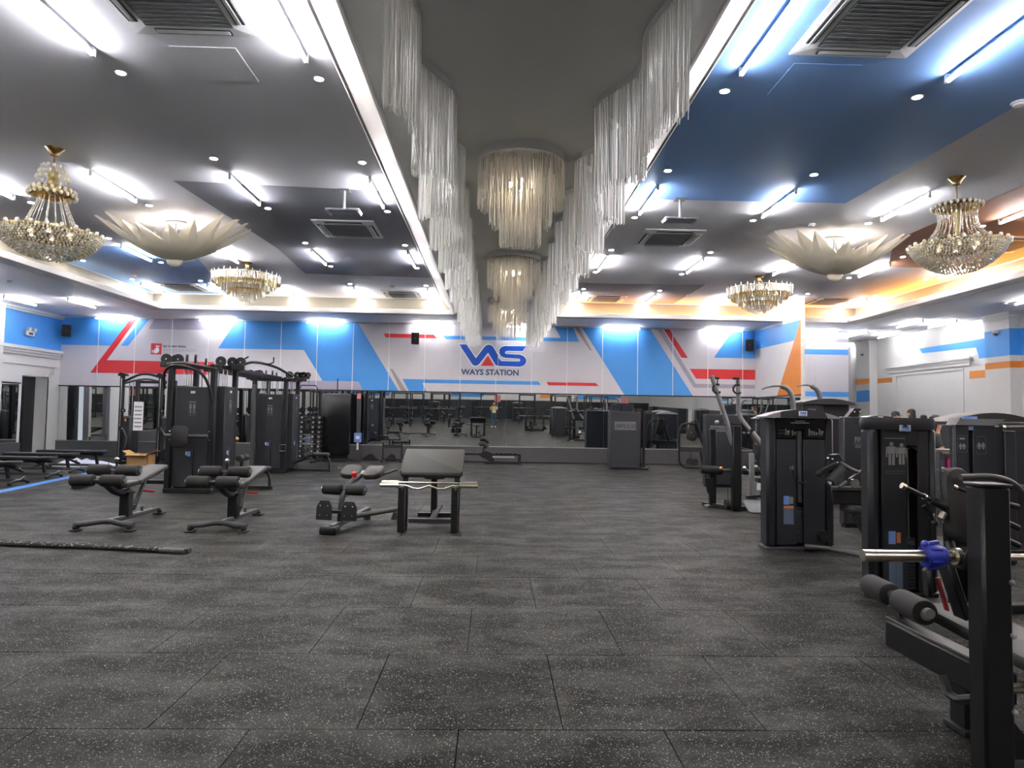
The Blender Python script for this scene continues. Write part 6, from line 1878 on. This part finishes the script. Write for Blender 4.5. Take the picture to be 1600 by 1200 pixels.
DOWN = {'l': ((-.25, .03, 1.12), (-.25, -.05, .88), (-.24, -.08, .80)), 'r': ((.25, .03, 1.12), (.25, -.05, .88), (.24, -.08, .80))}
SHOOT = {'l': ((-.22, -.16, 1.18), (-.10, -.33, 1.47), (-.085, -.37, 1.53)), 'r': ((.22, -.16, 1.18), (.10, -.33, 1.47), (.085, -.37, 1.53))}
LEAN = {'l': ((-.27, -.10, 1.15), (-.22, -.32, 1.14), (-.20, -.40, 1.13)), 'r': ((.27, .03, 1.12), (.26, -.08, .9), (.25, -.1, .82))}
# the photographer, seen only in the mirror (faces the mirror, holds the phone at the camera)
person('photographer in pale yellow shirt and jeans, seen in the mirror', (.02, -.43, 0), PI, 'shirt_yellow', 'jeans', SHOOT, 'short')
ph = thing('phone', 'phone held up by the photographer in the mirror', 'phone', (.0, -.055, CAM_H - .02))
part('phone_body', M().b2(-.08, .08, -.006, .006, -.038, .038, .004), 'black', ph)
part('phone_screen', M().b2(-.074, .074, -.0085, -.006, -.034, .034), 'gloss', ph)
person('person in a black cap behind the oval-rimmed machine', (10.0, 16.0, 0), .5, 'shirt_black', 'jeans', DOWN, 'short', True)
person('dark-haired person seen from behind over the oval-rimmed machine', (11.12, 17.1, 0), PI + .4, 'shirt_black', 'jeans', DOWN, 'long', False, None, 1.06)
person('shorter dark-haired person at the right of the two over the machine', (12.12, 18.1, 0), PI - .2, 'shirt_black', 'jeans', DOWN, 'long', False, None, .99)
person('person in black and white top leaning on the grey shelf', (7.12, 10.35, 0), 1.0, 'shirt_black', 'jeans', LEAN, 'long', False, None, .93)
ps = D.objects[[o.name for o in D.objects if o.name.startswith('person')][-1]]
# shelf with small things beside that person
sh = thing('low_shelf', 'grey shelf unit between the two near right machines', 'shelf', (6.95, 9.6, 0))
for z in (.55, .82, 1.10):
    pw('shelf_board', M().b2(6.55, 7.35, 9.45, 9.85, z, z + .03, .004), 'print_dim', sh)
for x in (6.55, 7.33):
    pw('shelf_side', M().b2(x, x + .03, 9.45, 9.85, 0, 1.10, .004), 'print_dark', sh)
bt = thing('drink_bottle', 'pink drinks bottle on the grey shelf', 'bottle', (6.78, 9.6, .85))
part('bottle_body', M().lathe([(.0, 0), (.035, .002), (.036, .12), (.03, .15), (.014, .17)], 16), 'pink', bt)
part('bottle_cap', M().lathe([(.016, .165), (.016, .195), (.0, .197)], 12), 'white', bt)
bg = thing('grey_pouch', 'small grey pouch beside the pink bottle', 'bag', (6.95, 9.6, .85))
part('pouch_body', M().pad((0, 0, .06), (.16, .1, .12), None, .03, .03), 'print_grey', bg)
part('pouch_zip', M().b2(-.06, .06, -.003, .003, .118, .124), 'black', bg)

# ================================================================ BEHIND THE CAMERA (seen in the mirror)
def power_rack(x, y, label):
    t = thing('power_rack', label, 'rack', (x, y, 0), 0, 'power racks seen in the mirror')
    for dx in (-.6, .6):
        for dy in (-.45, .45):
            part('rack_post', M().b2(dx - .04, dx + .04, dy - .04, dy + .04, 0, 2.3, .008), 'frame', t)
        part('side_rail', M().b2(dx - .03, dx + .03, -.45, .45, .02, .09, .006), 'frame', t)
        part('side_rail', M().b2(dx - .03, dx + .03, -.45, .45, 2.22, 2.29, .006), 'frame', t)
        for k in range(3):
            part('plate_horn', M().cyl((dx, .5, .5 + k * .35), (dx + .2 * (1 if dx > 0 else -1), .5, .5 + k * .35), .024, 10), 'chrome', t)
            part('weight_disc', M().cyl((dx + .06 * (1 if dx > 0 else -1), .5, .5 + k * .35), (dx + .14 * (1 if dx > 0 else -1), .5, .5 + k * .35), .15, 18), 'rubberblack', t)
    part('top_beam', M().b2(-.6, .6, .4, .46, 2.22, 2.29, .006), 'frame', t)
    part('pull_up_bar', M().cyl((-.6, -.42, 2.2), (.6, -.42, 2.2), .018, 10), 'chrome', t)
    part('racked_bar', M().cyl((-1.05, .52, 1.25), (1.05, .52, 1.25), .016, 10), 'chrome', t)
    for s in (-1, 1):
        part('bar_sleeve', M().cyl((s * .68, .52, 1.25), (s * 1.05, .52, 1.25), .025, 12), 'chrome', t)
        part('safety_arm', M().bar((s * .6, -.4, .75), (s * .6, .4, .75), .05, .06), 'greyhandle', t)
    return t
pr0 = None
RK = [(-3.6, -.6), (-6.2, -.8), (-8.8, -1.0), (4.6, -1.6), (7.0, -1.6), (-3.2, -6.5), (-6.0, -6.5), (-.4, -7.5), (2.6, -7.0), (5.4, -7.0), (8.2, -7.0), (-9.0, -6.5)]
RKL = ['just left of the photographer', 'second left of the photographer', 'third left of the photographer', 'first right of the photographer', 'second right of the photographer',
       'in the far row, second left of centre', 'in the far row, third left of centre', 'in the far row, at the centre', 'in the far row, first right of centre', 'in the far row, second right of centre', 'in the far row, third right of centre', 'in the far row, fourth left of centre']
for i, (x, y) in enumerate(RK):
    l = 'black power rack in the mirror, ' + RKL[i]
    if pr0 is None:
        pr0 = power_rack(x, y, l)
    else:
        o = copy_tree(pr0); o.location = (x, y, 0); o['label'] = l
for i, (x, y) in enumerate(((-12.6, 2.2), (-12.6, 4.9), (-12.6, 7.6), (-12.6, 10.3), (-10.2, 3.4), (-10.2, 6.0), (-9.9, 8.6))):
    o = copy_tree(pr0); o.location = (x, y, 0); o.rotation_euler = (0, 0, PI / 2)
    o['label'] = 'black power rack turned sideways in the left mirror, ' + ('%s along the left wall' % ORD[i] if i < 4 else '%s in the inner line' % ORD[i - 4])
for i, (x, y) in enumerate(((-11.5, -8.0), (-8.2, -3.6), (11.8, 3.0), (11.8, 7.0), (8.6, 4.6), (-11.5, -4.0), (11.8, -4.0), (-5.0, -11.5), (-1.5, -11.5), (2.0, -11.5), (5.5, -11.5))):
    (machine_a if i % 2 else machine_b)(x, y, 'weight machine out of the photo, mirror only, ' + ['deep behind on the far left', 'left of the far racks', 'by the right wall near the photographer', 'by the right wall beyond the press', 'beyond the foreground bench', 'far behind on the left', 'far behind on the right', 'rear row, first from left', 'rear row, second from left', 'rear row, third from left', 'rear row, fourth from left'][i], False, 0.0, 'machines seen only in the mirror') if i % 2 else machine_b(x, y, 'weight machine out of the photo, mirror only, ' + ['deep behind on the far left', '', 'by the right wall near the photographer', '', 'beyond the foreground bench', '', 'far behind on the right', '', 'rear row, second from left', '', 'rear row, fourth from left'][i], False, 'machines seen only in the mirror')
for i, (x, y) in enumerate(((.3, -9.5), (9.4, -3.0), (16.2, -3.0))[:2]):
    t = thing('price_sign', ('pink notice on a pole, mirror centre', 'pink notice on a pole, mirror right')[i], 'sign', (x, y, 0), 0, 'pink notices on poles')
    part('sign_pole', M().cyl((0, 0, 0), (0, 0, 1.7), .02, 10), 'steel', t)
    part('sign_card', M().b2(-.25, .25, .02, .035, 1.65, 2.2), 'pricepink', t)
    part('sign_base', M().lathe([(.18, 0), (.18, .02), (.03, .03)], 20), 'frame', t)
